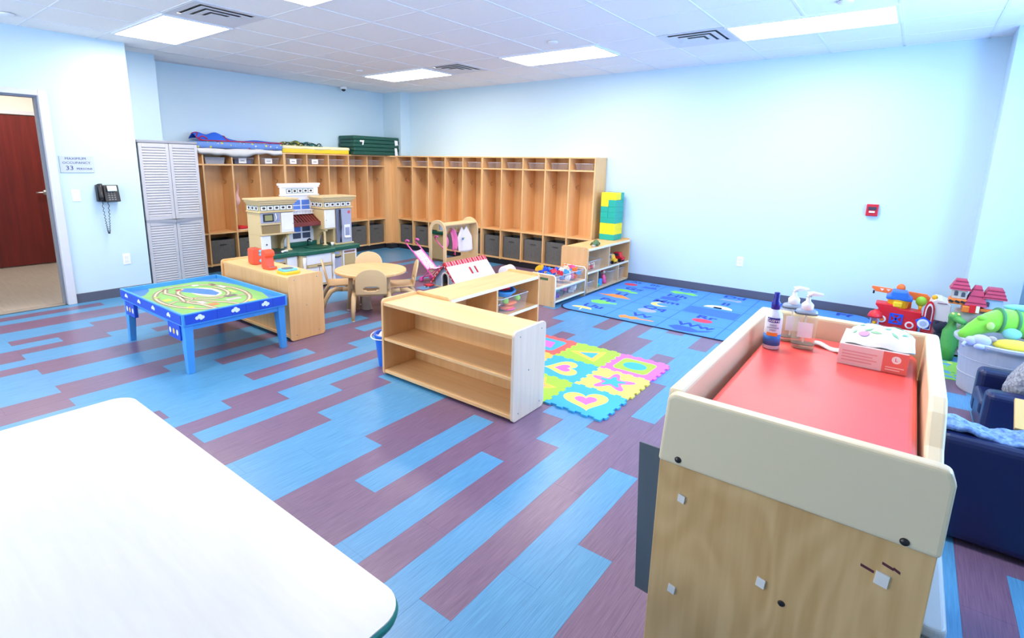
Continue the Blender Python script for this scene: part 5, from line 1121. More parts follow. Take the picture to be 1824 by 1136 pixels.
# rear shelf: bin with colander, food, small bin; small toys
tote(-2.80, -2.545, 3.40, 3.80, .2885, .14, 'clear bin of toy food on the shelf behind the empty shelf')
MB_ = MB().lathe([(.06, .43), (.09, .435), (.118, .478), (.124, .478), (.124, .486), (.108, .486), (.085, .445), (.06, .44)], n=30, o=(-2.66, 3.56, 0)).turn(.16, (-2.66, 3.56, .46), 'Y')
solo(MB_, 'toy_colander', PM['sky blue'], 'round blue toy bowl resting on the clear bin of toy food', 'toy bowl', (-2.66, 3.56, .43))
solo(MB().tube([(-2.69, 3.55, .47), (-2.65, 3.60, .478), (-2.62, 3.63, .485)], [.014, .024, .018], 10), 'toy_pepper', PM['red'], 'red toy pepper lying in the round blue bowl', 'toy food', (-2.65, 3.6, .47), smooth=True)
for k, (c, y, zz, r_) in enumerate((('orange', 3.60, .315, (.055, .085, .022)), ('pink', 3.61, .30, (.06, .07, .014)), ('orange', 3.62, .35, (.05, .08, .02)), ('lime', 3.54, .385, (.03, .03, .028)), ('lime', 3.70, .385, (.028, .03, .026)))):
    solo(MB().ell((-2.63+.01*k, y, zz), r_), 'toy_food', PM[c], '%s toy food in the clear bin under the blue bowl, %s' % (c, ('lowest orange piece', 'flat bottom piece', 'upper orange piece', 'left of the two', 'right of the two')[k]), 'toy food', (-2.63+.01*k, y, zz-r_[2]), 'toy food in the clear bin', smooth=True)
tote(-2.75, -2.545, 3.342, 3.395, .2885, .10, 'narrow clear tray of striped cloth left of the bin of toy food')
for k, c in enumerate(('pink', 'sky blue', 'green')): solo(MB().obox((-2.60-.05*k, 3.368, .345), (.022, 0, 0), (0, .012, 0), (0, .0, .05)), 'folded_cloth', PM[c], '%s folded cloth strip in the narrow clear tray' % c, 'cloth', (-2.6-.05*k, 3.368, .295), bevel=.004)
t = thing('toy_robot', 'small blue and black toy figure in the left cubby of the bin shelf', 'toy figure', (-2.60, 3.16, .2885))
MB().ell((-2.60, 3.16, .32), (.03, .035, .03)).build('body', PM['blue'], t, smooth=True); MB().ell((-2.60, 3.16, .375), .022).build('head', BLACKP, t, smooth=True); MB().tube([(-2.6, 3.19, .325), (-2.6, 3.22, .30)], .008, 6).build('arm', BLACKP, t)
t = thing('toy_buggy', 'small grey toy vehicle in the left cubby of the bin shelf', 'toy vehicle', (-2.60, 3.04, .2885))
B(-2.64, -2.57, 2.99, 3.09, .305, .335).build('body', mat('toy_grey', (130, 134, 150), .4), t, bevel=.008); B(-2.63, -2.58, 3.02, 3.06, .335, .36).build('cab', PM['blue'], t, bevel=.006)
for yy in (3.01, 3.07):
    for xx in (-2.643, -2.567): MB().lathe([(.016, -.005), (.016, .005)], n=14, axis='x', o=(xx, yy, .305)).build('wheel', BLACKP, t)
# toy shelf contents
tote(-3.15, -2.92, 5.63, 5.98, .2755, .12, 'clear bin of small figures in the upper left cubby of the toy shelf')
for k, (c, yy) in enumerate((('white', 5.70), ('orange', 5.76), ('red', 5.83), ('cream', 5.88), ('blue', 5.66))):
    t = thing('toy_figure', '%s small toy figure in the upper left bin of the toy shelf' % c, 'toy figure', (-2.98, yy, .279), 'small figures in the upper left bin')
    MB().lathe([(.016, 0), (.02, .03), (.014, .05)], n=12, o=(-2.98, yy, .279)).build('body', PM[c], t, smooth=True); MB().ell((-2.98, yy, .279+.064), .016, 10, 7).build('head', PM['cream'], t, smooth=True)
def toycar(col, x, y, z, label, s=1.0, rz=0.0):
    t = thing('toy_car', label, 'toy car', (x, y, z), 'toy cars on the shelf'); OFF[t.name] = Vector()
    MB().prism([(-.07*s, .02*s), (.07*s, .02*s), (.075*s, .05*s), (.045*s, .06*s), (.03*s, .105*s), (-.035*s, .105*s), (-.055*s, .065*s), (-.075*s, .055*s)], -.04*s, .04*s, 'xz').build('body', PM[col], t, bevel=.008*s)
    MB().prism([(.025*s, .066*s), (.018*s, .095*s), (-.025*s, .095*s), (-.04*s, .066*s)], -.0415*s, .0415*s, 'xz').build('window', mat('toy_window', (60, 66, 84), .2), t)
    for xx in (-.042*s, .042*s):
        for yy in (-.04*s, .04*s): MB().lathe([(.02*s, -.008*s), (.02*s, .008*s)], n=14, axis='y', o=(xx, yy, .02*s)).build('wheel', BLACKP, t)
    t.rotation_euler = (0, 0, rz)
toycar('yellow', -2.99, 6.38, .2755, 'yellow toy car in the upper right cubby of the toy shelf', 1.15); toycar('red', -2.98, 6.58, .2755, 'red toy car in the upper right cubby of the toy shelf', 1.2)
tote(-3.13, -2.93, 6.185, 6.31, .2755, .14, 'grey clear bin left of the yellow toy car on the toy shelf')
toycar('blue', -3.02, 6.25, .285, 'blue toy car inside the grey bin beside the yellow car', 1.0, PI/2); toycar('red', -3.16, 6.47, .2755, 'dark red toy car at the back of the upper right cubby', 1.2, .5)
tote(-3.13, -2.93, 5.62, 5.82, .0405, .10, 'clear bin in the lower left cubby of the toy shelf'); brick('white', (-3.0, 5.70, .05), (0, 0, .3), 'white toy brick in the lower left cubby of the toy shelf', group='odd toys in the toy shelf'); brick('sky blue', (-3.02, 5.76, .09), (.2, 0, .8), 'pale blue toy brick in the lower left cubby of the toy shelf', group='odd toys in the toy shelf')
t = thing('toy_backpack', 'dark toy backpack with a blue front pocket in the lower middle cubby', 'toy bag', (-3.0, 5.98, .0405))
MB().prism(rrect(5.92, 6.05, .0405, .225, .04), -3.03, -2.945, 'yz').build('bag', mat('dark_bag', (38, 40, 52), .7), t, bevel=.01); MB().prism(rrect(5.95, 6.03, .05, .14, .02), -2.945, -2.92, 'yz').build('pocket', PM['sky blue'], t, bevel=.006); MB().ell((-2.925, 5.92, .066), (.02, .03, .025)).build('charm', PM['green'], t, smooth=True)
t = thing('rag_doll', 'pink rag doll leaning in the lower middle cubby of the toy shelf', 'doll', (-2.98, 6.18, .0405))
MB().tube([(-2.96, 6.17, .045), (-2.98, 6.18, .12), (-2.99, 6.185, .16)], [.035, .03, .018], 10).build('dress', PM['pink'], t, smooth=True); MB().ell((-2.985, 6.19, .19), .024, 12, 8).build('head', PM['cream'], t, smooth=True); MB().ell((-2.995, 6.192, .20), .026, 12, 8).build('hair', PM['red'], t, smooth=True)
tote(-3.13, -2.93, 6.24, 6.43, .0405, .15, 'clear bin right of the rag doll on the toy shelf'); tote(-3.13, -2.93, 6.49, 6.70, .0405, .15, 'empty clear bin in the lower right cubby of the toy shelf')
# block tower on the toy shelf
TEAL = PM['teal']; YEL = mat('block_yellow', (250, 228, 30), .45)
x0, x1, y0, y1 = -3.235, -3.02, 6.50, 6.735; zb = .558; H1 = .625
lev = [(0, .085, 't'), (.085, .225, 'y'), (.225, .305, 't')]
def blk_(a, b, c, d, z0, z1, m, lb): 
    t = solo(B(a+.0008, b-.0008, c+.0008, d-.0008, zb+z0+.0003, zb+z1-.0003), 'building_block', m, lb, 'toy block', ((a+b)/2, (c+d)/2, zb+z0), 'soft blocks in the tower', bevel=.003)
xm = (x0+x1)/2; ym_ = (y0+y1)/2
blk_(x0, x1, y0, ym_, 0, .075, TEAL, 'teal block at the front bottom of the block tower'); blk_(x0, x1, ym_, y1, 0, .075, TEAL, 'teal block at the back bottom of the block tower')
for k, (z0_, z1_) in enumerate(((.075, .148), (.148, .222))): blk_(x0, x1, y0, ym_, z0_, z1_, YEL, 'yellow front block in the %s yellow layer of the block tower' % ('lower', 'upper')[k]); blk_(x0, x1, ym_, y1, z0_, z1_, YEL, 'yellow back block in the %s yellow layer of the block tower' % ('lower', 'upper')[k])
blk_(x0, x1, y0, ym_, .222, .295, TEAL, 'teal front block just above the yellow layers of the tower'); blk_(x0, x1, ym_, y1, .222, .295, TEAL, 'teal back block just above the yellow layers of the tower')
for k in range(2):
    z0_ = .295+.073*k; blk_(x0, xm, y0, ym_, z0_, z0_+.073, TEAL, 'teal left block in the %s split layer of the tower' % ('lower', 'upper')[k]); blk_(xm, x1, y0, y1, z0_, z0_+.073, TEAL, 'teal right block in the %s split layer of the tower' % ('lower', 'upper')[k]); blk_(x0, xm, ym_, y1, z0_, z0_+.073, TEAL, 'teal rear block in the %s split layer of the tower' % ('lower', 'upper')[k])
blk_(x0, xm, y0, ym_, .441, .53, YEL, 'small yellow block at the upper left of the tower'); blk_(xm, x1, y0, y1, .441, .53, TEAL, 'teal block right of the small yellow block in the tower'); blk_(x0, xm, ym_, y1, .441, .53, TEAL, 'teal block behind the small yellow block in the tower')
blk_(x0, x1, y0, ym_+.03, .53, H1, YEL, 'wide yellow block on top of the tower'); blk_(x0, x1, ym_+.03, y1, .53, H1, TEAL, 'teal block on top of the tower against the wall')
# crocodile figure
t = thing('toy_crocodile', 'small dark green toy crocodile lying on top of the toy shelf', 'toy animal', (-3.0, 5.95, .558))
CG_ = mat('croc_green', (84, 112, 76), .6, var=.2, scale=60)
MB().tube([(-2.96, 5.80, .575), (-2.97, 5.86, .582), (-2.99, 5.93, .59), (-3.02, 6.0, .588), (-3.06, 6.06, .575), (-3.09, 6.10, .565)], [.016, .024, .036, .036, .02, .006], 12).build('body', CG_, t, smooth=True)
MB().tube([(-2.955, 5.79, .568), (-2.965, 5.845, .57)], [.018, .02], 10).build('jaw', mat('croc_jaw', (176, 168, 160), .6), t, smooth=True)
for p in ((-2.94, 5.90), (-3.05, 5.93), (-2.98, 6.02), (-3.08, 6.0)): MB().tube([(p[0]*.5-1.5, p[1], .585), (p[0], p[1], .575), (p[0], p[1]-.015, .561)], [.012, .01, .009], 8).build('leg', CG_, t, smooth=True)
# ================================================================ CHANGING TABLE AND RIGHT CORNER
BG_ = mat('tray_beige', (230, 213, 176), .35, var=.01); REDV = mat('red_vinyl', (236, 84, 78), .38, var=.03, scale=6, bump=.12, bscale=9)
xa, xb, ya, yb, zb, zt = -.405, .130, 1.255, 2.318, .797, .983
t = thing('changing_table', 'plywood changing table with beige plastic tray top beside the armchairs', 'changing table', ((xa+xb)/2, (ya+yb)/2, 0))
B(xa-.008, xa+.010, ya+.012, yb-.012, 0, zb+.01).build('side_panel', PLY, t); B(xb-.010, xb+.006, ya+.012, yb-.012, 0, zb+.01).build('side_panel', PLY, t)
ep = B(xa-.010, xb+.007, ya-.003, ya+.012, 0, zb+.015).build('end_panel', PLY, t, bevel=.002); B(xa-.010, xb+.007, yb-.012, yb+.003, 0, zb+.015).build('end_panel', PLY, t)
B(xa+.01, xb-.01, ya+.012, yb-.012, .06, .08).build('bottom_shelf', PLY, t); B(xa+.01, xb-.01, ya+.012, yb-.012, .42, .438).build('middle_shelf', PLY, t)
VEL = mat('velcro_white', (230, 226, 218), .8)
for x, z, w in ((-.351, .709, .0085), (-.353, .442, .009), (-.153, .575, .0092), (.061, .705, .0118)): MB().obox((x, ya-.0055, z), (w, 0, -.002), (0, .0025, 0), (.001, 0, w*1.25)).build('adhesive_square', VEL, ep, bevel=.001)
for x, z in ((-.106, .544),): MB().lathe([(.008, 0), (.006, -.003), (.001, -.004)], n=14, axis='y', o=(x, ya-.003, z)).build('screw', DARKM, ep)
MK = mat('purple_marker', (92, 40, 52), .6)
for x, z, l in ((.035, .716, .012), (.067, .738, .010), (.082, .735, .006)): MB().obox((x, ya-.0032, z), (l, 0, -.003), (0, .0004, 0), (0, 0, .003)).build('marker_smudge', MK, ep)
# tray: floor plus four walls with rounded rims
B(xa+.004, xb-.004, ya+.004, yb-.004, zb+.01, zb+.03).build('tray_floor', BG_, t)
def wallx(y0, y1, h1): return MB().box(xa-.012, xb+.010, y0, y1, zb, h1)
q = MB().prism([(xa-.012, zb), (xb+.012, zb), (xb+.012, zt-.03), (xb+.002, zt-.003), (xb-.02, zt), (xa+.012, zt), (xa-.002, zt-.012)], ya-.014, ya+.022, 'xz').build('tray_end', BG_, t, bevel=.009, seg=3)
for x, z in ((-.366, .815), (.084, .81)): MB().lathe([(.0085, 0), (.007, -.003), (.001, -.0045)], n=16, axis='y', o=(x, ya-.014, z)).build('screw', DARKM, q, smooth=True)
wallx(yb-.025, yb+.008, zt).build('tray_end', BG_, t, bevel=.012, seg=3)
B(xa-.012, xa+.026, ya+.020, yb-.022, zb, zt).build('tray_side', BG_, t, bevel=.011, seg=3)
MB().prism([(ya+.020, zb), (yb-.022, zb), (yb-.022, zt), (1.66, zt), (1.60, zt-.02), (1.52, zt-.075), (1.46, zt-.092), (ya+.020, zt-.092)], xb-.028, xb+.010, 'yz').build('tray_side', BG_, t, bevel=.009, seg=3)
solo(MB().prism(rrect(-.358, .092, ya+.03, 2.268, .02), zb+.031, .9105), 'changing_pad', REDV, 'coral red vinyl changing pad lying in the beige tray', 'changing pad', (-.14, 1.77, zb+.031), bevel=.02, seg=4)
zp = .911
t = thing('folder_panel', 'dark grey plastic panel hung on the left side of the changing table', 'panel', (-.42, 1.36, .27))
MB().add([(-.522, 1.39, .745), (-.418, 1.36, .762), (-.418, 1.36, .29), (-.50, 1.39, .268)], [(0, 1, 2, 3)]).build('sheet', mat('dark_grey_sheet', (76, 88, 96), .45), t, solid=.004)
# ---- bottles
def lab(body, size, m, parent, loc, rz): return text('lettering', body, size, m, parent, loc, (PI/2, 0, rz), ext=.0002)
bx, by = -.318, 2.02
t = thing('sanitizer_spray', 'white and blue hand sanitizer spray bottle with dark blue cap in the tray corner', 'bottle', (bx, by, zp))
MB().lathe([(.001, 0), (.024, 0), (.027, .004), (.027, .11), (.024, .128), (.012, .142), (.012, .146)], n=28, o=(bx, by, zp)).build('bottle', mat('milky_bottle', (226, 232, 244), .3), t, smooth=True)
MB().lathe([(.0273, .015), (.0273, .055)], n=28, o=(bx, by, zp)).build('label_band', mat('label_blue', (54, 120, 206), .4), t, smooth=True)
def vcam(x, y): d = Vector((-x, -y)); return d.normalized(), math.atan2(-x, y)
d_, az = vcam(bx, by); az = math.atan2(d_.y, d_.x)+PI/2
def onb(x, y, r, z, s=0.0): return (x+d_.x*r, y+d_.y*r, z)
def curved(r, a0, a1, z0, z1, n=10): return MB().grid(lambda u, v: (bx+r*math.cos(az-PI/2+a0+(a1-a0)*u), by+r*math.sin(az-PI/2+a0+(a1-a0)*u), z0+(z1-z0)*v), n, 1)
curved(.0276, -.7, .6, zp+.050, zp+.062).build('label_orange', mat('label_orange', (246, 140, 54), .4), t, smooth=True)
curved(.0276, -.75, .75, zp+.098, zp+.115).build('label_logo', mat('label_navy', (30, 40, 140), .4), t, smooth=True)
NAVY = mat('ink_navy', (40, 48, 130), .5)
lab('Suave', .017, WHITEP, t, onb(bx, by, .0285, zp+.1065), az)
for k, s_ in enumerate(('HAND', 'SANITIZER', 'SPRAY')): lab(s_, .0078, NAVY, t, onb(bx, by, .0285, zp+.089-.009*k), az)
MB().lathe([(.014, .142), (.014, .166), (.010, .17), (.009, .186), (.009, .20), (.001, .202)], n=20, o=(bx, by, zp)).build('spray_cap', mat('cap_navy', (24, 28, 150), .35), t, smooth=True)
GEL = clear('hand_gel', (222, 214, 196), .72)
def pump(px_, py_, lbl, rz):
    t = thing('pump_bottle', lbl, 'bottle', (px_, py_, zp)); OFF[t.name] = Vector()
    MB().prism(rrect(-.036, .036, -.024, .024, .02, 5), .0, .122).build('bottle', GEL, t, bevel=.006)
    MB().prism(rrect(-.034, .034, -.022, .022, .02, 5), .122, .140).build('shoulder', clear('shoulder_clear', (200, 214, 236), .5), t, bevel=.008)
    B(-.022, .022, -.0265, -.0245, .045, .098).build('paper_label', WHITEP, t)
    for z_ in (.016, .125): MB().prism(rrect(-.0365, .0365, -.0245, .0245, .0205, 5), z_, z_+.0015).build('label_line', BLACKP, t)
    MB().lathe([(.019, .140), (.019, .158), (.015, .163), (.008, .17), (.006, .19)], n=18).build('collar', WHITEP, t, smooth=True)
    MB().tube([(0, 0, .186), (0, 0, .195), (.012, 0, .198), (.042, 0, .196)], [.009, .01, .008, .005], 8).build('pump_head', WHITEP, t, smooth=True)
    MB().cyl((0, 0, .02), .003, .12, 6).build('dip_tube', WHITEP, t)
    t.location = (px_, py_, zp); t.rotation_euler = (0, 0, rz)
pump(-.283, 2.155, 'clear pump bottle of hand gel half hidden behind the sanitizer spray', .35); pump(-.232, 2.095, 'clear pump bottle of hand gel with a white paper label, front most', .22)
t = thing('foil_sachet', 'small crumpled white sachet lying behind the red pad', 'sachet', (-.155, 2.12, zp))
MB().grid(lambda u, v: (-.205+.11*u, 2.15-.06*u+.035*v, zp+.004+.008*math.sin(PI*v)+.004*math.sin(9*u)), 10, 5).build('foil', mat('foil_white', (226, 224, 226), .35), t, smooth=True, solid=.003)
# ---- glove box with pack of wipes on top
t = thing('glove_box', 'pale pink and coral cardboard glove box under a pack of wipes', 'box', (-.03, 2.1, zp))
B(-.118, .062, 2.005, 2.215, zp, zp+.068).build('carton', mat('box_pink', (238, 204, 204), .6), t, bevel=.001)
q = B(-.001, .0625, 2.0035, 2.0048, zp+.001, zp+.067).build('coral_panel', mat('box_coral', (232, 112, 104), .6), t)
MB().prism(circ(.033, zp+.045, .012, n=20), 2.0028, 2.0034, 'xz').build('size_dot', WHITEP, q); text('lettering', 'L', .016, mat('coral_ink', (220, 90, 90), .6), q, (.033, 2.0024, zp+.045), (PI/2, 0, 0))
for k in range(4): B(-.108, -.015-.012*(k % 2), 2.0040, 2.0048, zp+.045-.010*k, zp+.049-.010*k).build('printed_line', mat('pink_ink', (222, 160, 162), .6), t)
for k in range(2): B(.008, .055-.01*k, 2.0028, 2.0034, zp+.018-.008*k, zp+.021-.008*k).build('printed_line', mat('pale_ink', (246, 200, 196), .6), q)
t = thing('wipes_pack', 'soft white pack of wipes with green leaf print on top of the glove box', 'wipes', (-.02, 2.1, zp+.069))
WP = mat('wipes_film', (238, 242, 238), .3, var=.02); zz = zp+.069
MB().grid(lambda u, v: (-.105+.18*u, 2.015+.19*v, zz+.002+.046*(max(0, math.sin(PI*u))*max(0, math.sin(PI*v)))**.35+.0025*math.sin(14*u+5*v)), 22, 18).build('pouch', WP, t, smooth=True)
MB().grid(lambda u, v: (-.105+.18*u, 2.015+.19*v, zz+.0005), 2, 2).build('pouch_base', WP, t)
LF = mat('leaf_green', (126, 186, 140), .5); PK2 = mat('seal_pink', (196, 140, 200), .5)
def pz(x, y): u, v = (x+.105)/.18, (y-2.015)/.19; return zz+.0045+.046*(max(0, math.sin(PI*u))*max(0, math.sin(PI*v)))**.35+.0025*math.sin(14*u+5*v)
def patch(pts, m, nm): MB().add([(p[0], p[1], pz(*p)) for p in pts], [tuple(range(len(pts)))]).build(nm, m, t)
for cx_, cy_, a, l in ((-.05, 2.07, .4, .022), (-.07, 2.13, 2.0, .02), (.0, 2.10, 1.0, .02), (.03, 2.14, .2, .018), (-.02, 2.16, 2.6, .02), (.045, 2.08, .9, .016), (-.03, 2.05, -.3, .02), (-.085, 2.06, 1.3, .018), (.02, 2.06, 2.2, .02), (.05, 2.16, 1.7, .02), (-.05, 2.18, .1, .02), (.015, 2.18, 2.4, .016), (-.09, 2.16, .8, .016), (.06, 2.12, 2.9, .016)):
    ca, sa = math.cos(a), math.sin(a); patch([(cx_+l*ca, cy_+l*sa), (cx_-.3*l*sa, cy_+.3*l*ca), (cx_-l*ca, cy_-l*sa), (cx_+.3*l*sa, cy_-.3*l*ca)], LF, 'printed_leaf')
patch([(-.06+.015*math.cos(2*PI*k/12), 2.045+.015*math.sin(2*PI*k/12)) for k in range(12)], PK2, 'round_seal')
# ---- narrow bin at the side of the changing table
t = thing('waste_bin', 'narrow white plastic bin standing close behind the right side of the changing table', 'bin', (.18, 1.66, 0))
MB().prism(rrect(.142, .205, 1.47, 1.86, .028, 6), 0, .455).build('body', mat('bin_white', (190, 194, 198), .4), t, bevel=.004)
MB().prism(rrect(.140, .207, 1.468, 1.862, .03, 6), .455, .485).build('lid', MATS['bin_white'], t, bevel=.012, seg=4)
MB().prism(rrect(.141, .206, 1.469, 1.861, .029, 6), .448, .4545).build('seam', mat('pail_seam', (120, 140, 150), .5), t)
# ---- child armchairs
NV = mat('navy_vinyl', (16, 28, 74), .34, var=.05, bump=.05, bscale=40)
def armchair(label, loc, rz):
    t = thing('child_armchair', label, 'armchair', loc, 'navy child armchairs'); OFF[t.name] = Vector()
    w, d, hb, ha = .58, .50, .475, .315
    B(-w/2, w/2, -d/2, -d/2+.12, .02, hb).build('back', NV, t, bevel=.035, seg=4)
    for s in (-1, 1): MB().box(min(s*w/2, s*(w/2-.12)), max(s*w/2, s*(w/2-.12)), -d/2+.10, d/2, .02, ha).build('arm', NV, t, bevel=.035, seg=4)
    B(-w/2+.12, w/2-.12, -d/2+.1, d/2-.005, .02, .13).build('base', NV, t, bevel=.008); B(-w/2+.122, w/2-.122, -d/2+.115, d/2+.008, .13, .215).build('seat_cushion', NV, t, bevel=.025, seg=4)
    for sx in (-1, 1):
        for sy in (-1, 1): MB().cyl((sx*(w/2-.06), sy*(d/2-.06), 0), .018, .022, 12).build('foot', BLACKP, t)
    t.location = loc; t.rotation_euler = (0, 0, rz)
armchair('navy vinyl child armchair seen from behind, nearest the camera', (.515, 3.0, 0), 0)
armchair('navy vinyl child armchair holding a grey fur cushion, in front of the grey tub', (.735, 4.235, 0), PI/2)
GF = streak('grey_fur', (110, 112, 122), (190, 192, 200), (70, 70, 70), 1.0, bump=1.0); BF = streak('blue_fur', (72, 108, 176), (140, 176, 228), (55, 55, 55), 1.0, bump=1.0)
def fuzzy(mb, amp, seed):
    r = random.Random(seed); c = Vector((sum(p[0] for p in mb.v)/len(mb.v), sum(p[1] for p in mb.v)/len(mb.v), sum(p[2] for p in mb.v)/len(mb.v)))
    mb.v = [tuple(Vector(p)+(Vector(p)-c).normalized()*r.uniform(-amp, amp)) for p in mb.v]; return mb
m_ = MB().ell((0, 0, 0), (.215, .085, .19), 60, 40); m_.v = [(math.copysign(abs(x/.215)**.75, x)*.215, y, math.copysign(abs(z/.19)**.75, z)*.19) for x, y, z in m_.v]
fuzzy(m_, .005, 3).turn(-.45, axis='X').turn(-PI/2-.35, axis='Z').move((.715, 4.25, .385))
solo(m_, 'fur_cushion', GF, 'fluffy grey fur cushion propped on the far navy armchair', 'cushion', (.71, 4.22, .215), smooth=True)
def thr(u, v):
    x = .235+.56*u; s = v
    if s < .35: y, z = 2.79+.09*(s/.35), .482
    else: k = (s-.35)/.65; y, z = 2.88+.12*k, .482-.19*k
    return (x, y, z+.018*math.sin(PI*v)+.012*math.sin(13*u+4*v)+.004*math.sin(47*u+31*v))
solo(fuzzy(MB().grid(thr, 60, 26), .003, 5), 'fur_throw', BF, 'light blue fur throw draped over the back of the near navy armchair', 'throw', (.515, 2.9, .4), smooth=True, solid=.02)
solo(MB().obox((.62, 3.36, .42), (.10, 0, 0), (0, .07, .05), (0, -.006, .008)), 'wooden_board', mat('tan_board', (222, 190, 120), .5), 'tan wooden board resting across the near armchair at the right edge', 'board', (.62, 3.36, .36), bevel=.003)
# ---- grey tub with plush toys
TG = mat('tub_grey', (176, 180, 194), .5, var=.02)
cx_, cy_ = .665, 5.0
t = thing('storage_tub', 'round grey plastic tub heaped with plush toys in the right corner', 'tub', (cx_, cy_, 0))
MB().lathe([(.001, .004), (.215, 0), (.222, .01), (.255, .355), (.282, .36), (.288, .37), (.288, .385), (.275, .39), (.25, .385), (.212, .012), (.001, .012)], n=44, o=(cx_, cy_, 0)).build('tub_body', TG, t, smooth=False)
for z_ in (.13, .25): MB().lathe([(.2225+.033*z_/.355*.98, z_), (.2265+.033*z_/.355*.98, z_+.003), (.2235+.033*z_/.355, z_+.006)], n=44, o=(cx_, cy_, 0)).build('rib', TG, t)
GP = mat('lime_plush', (126, 206, 60), .95, var=.08, scale=40, sheen=.4); DG = mat('stripe_green', (70, 130, 84), .95); AQ = mat('aqua_plush', (130, 200, 220), .95, var=.1)
t = thing('plush_crocodile', 'lime green striped plush crocodile lying across the tub', 'plush toy', (.6, 5.0, .4))
spine = [(.395, 4.90, .385), (.44, 4.91, .42), (.50, 4.93, .485), (.58, 4.96, .53), (.68, 5.0, .52), (.80, 5.06, .50), (.92, 5.13, .45)]; rad = [.03, .042, .06, .085, .10, .09, .04]
MB().tube(spine, rad, 18).build('body', GP, t, smooth=True, sub=1)
for k in range(4):
    i = 3+.75*k; a = int(i); f = i-a; p = Vector(spine[a]).lerp(Vector(spine[min(a+1, 6)]), f); r_ = rad[a]+(rad[min(a+1, 6)]-rad[a])*f; q = Vector(spine[min(a+1, 6)])-Vector(spine[a]); q.normalize()
    MB().tube([p-q*.008, p+q*.008], r_+.003, 18).build('stripe', DG, t, smooth=True)
MB().ell((.50, 4.905, .54), (.03, .02, .02)).build('brow', GP, t, smooth=True); MB().ell((.545, 4.87, .50), (.022, .015, .028)).build('cheek', mat('pale_lime', (176, 224, 120), .95), t, smooth=True)
MB().ell((.66, 4.90, .46), (.05, .03, .04)).build('fin', AQ, t, smooth=True); MB().ell((.72, 5.0, .625), (.12, .03, .025)).build('back_crest', AQ, t, smooth=True)
LV = mat('lavender_plush', (178, 184, 226), .95, var=.06, sheen=.4)
t = thing('plush_elephant', 'small lavender plush elephant on the rim of the tub', 'plush toy', (.52, 4.82, .385))
MB().ell((.505, 4.80, .405), (.055, .04, .042)).build('body', LV, t, smooth=True); MB().ell((.455, 4.79, .395), (.034, .03, .034)).build('head', LV, t, smooth=True); MB().tube([(.43, 4.775, .385), (.415, 4.765, .37), (.425, 4.76, .355)], [.012, .009, .007], 8).build('trunk', LV, t, smooth=True)
for p in ((.50, 4.755, .372), (.55, 4.765, .368)): MB().ell(p, (.03, .022, .02)).build('leg', LV, t, smooth=True)
MB().ell((.56, 4.81, .425), (.025, .012, .02)).build('ear', mat('ear_tan', (180, 164, 152), .9), t, smooth=True)
t = thing('plush_banana', 'yellow pale plush fish on the right of the tub', 'plush toy', (.66, 4.80, .38))
MB().ell((.68, 4.82, .395), (.115, .05, .045), 20, 12).build('body', mat('yellow_plush', (246, 226, 80), .95, var=.1), t, smooth=True); MB().ell((.80, 4.85, .40), (.04, .02, .05)).build('tail', mat('pale_yellow_plush', (248, 240, 170), .95), t, smooth=True)
# ---- green play mat
t = thing('play_mat', 'small green printed play mat on the floor before the castle', 'play mat', (.385, 5.35, 0))
MB().prism(rrect(.27, .50, 5.10, 5.60, .02), .0006, .005).build('mat_sheet', dotted('playmat_print', (126, 188, 82), [(126, 188, 82), (80, 150, 190), (126, 188, 82), (206, 200, 110), (96, 160, 86)], 16, .45), t)
# ---- toy barn and crane cluster along the wall
OG = PM['orange']; RDp = PM['red']; BLp = PM['blue']
yy = 6.22
t = thing('toy_station', 'red toy station with yellow clock face and blue roof against the wall', 'toy playset', (.03, yy, 0))
B(-.12, .22, yy-.09, yy+.09, 0, .03).build('base', PM['white'], t, bevel=.01)
for xx in (-.06, .12): MB().prism([(xx-.045, .03), (xx+.045, .03)]+[(xx+.045*math.cos(PI*i/8), .03+.05*math.sin(PI*i/8)) for i in range(9)], yy-.093, yy-.088, 'xz').build('arch', mat('arch_dark', (90, 30, 40), .6), t)
MB().prism([(-.12, .03), (.215, .03), (.205, .09), (.22, .24), (.22, .26), (.06, .27), (.0, .30), (-.13, .30), (-.13, .28), (-.105, .25), (-.10, .12)], yy-.085, yy+.06, 'xz').build('facade', RDp, t, bevel=.008)
for x_, z_ in ((-.065, .15), (.145, .13)): 
    w_ = MB().lathe([(.033, -.006), (.033, 0)], n=22, axis='y', o=(x_, yy-.085, z_)).build('porthole', WHITEP, t); MB().lathe([(.02, -.004), (.02, 0)], n=18, axis='y', o=(x_, yy-.091, z_)).build('porthole_centre', RDp if x_ > 0 else PM['orange'], w_)
fr = MB().box(-.01, .09, yy-.092, yy-.085, .12, .132).box(-.01, .09, yy-.092, yy-.085, .208, .22).box(-.01, .002, yy-.092, yy-.085, .132, .208).box(.078, .09, yy-.092, yy-.085, .132, .208).build('barn_window', BLp, t)
MB().obox((.04, yy-.09, .17), (.045, 0, .045), (0, .002, 0), (.005, 0, -.005)).build('window_brace', BLp, fr); MB().obox((.04, yy-.09, .17), (.045, 0, -.045), (0, .002, 0), (.005, 0, .005)).build('window_brace', BLp, fr)
MB().lathe([(.075, .27), (.085, .35)], n=24, o=(.035, yy, 0)).build('clock_tower', PM['yellow'], t); B(.0, .07, yy-.088, yy-.07, .28, .33).build('clock_face', mat('amber', (250, 206, 40), .4), t, bevel=.012)
MB().prism([(-.06, .345), (.14, .345), (.14, .375), (.11, .39), (.095, .43), (-.02, .43), (-.03, .39), (-.06, .375)], yy-.085, yy+.06, 'xz').build('roof', mat('roof_blue', (48, 112, 200), .4), t, bevel=.012)
t = thing('toy_crane', 'orange lattice toy crane arm reaching left above the red station', 'toy crane', (.0, 6.36, 0))
yc = 6.37
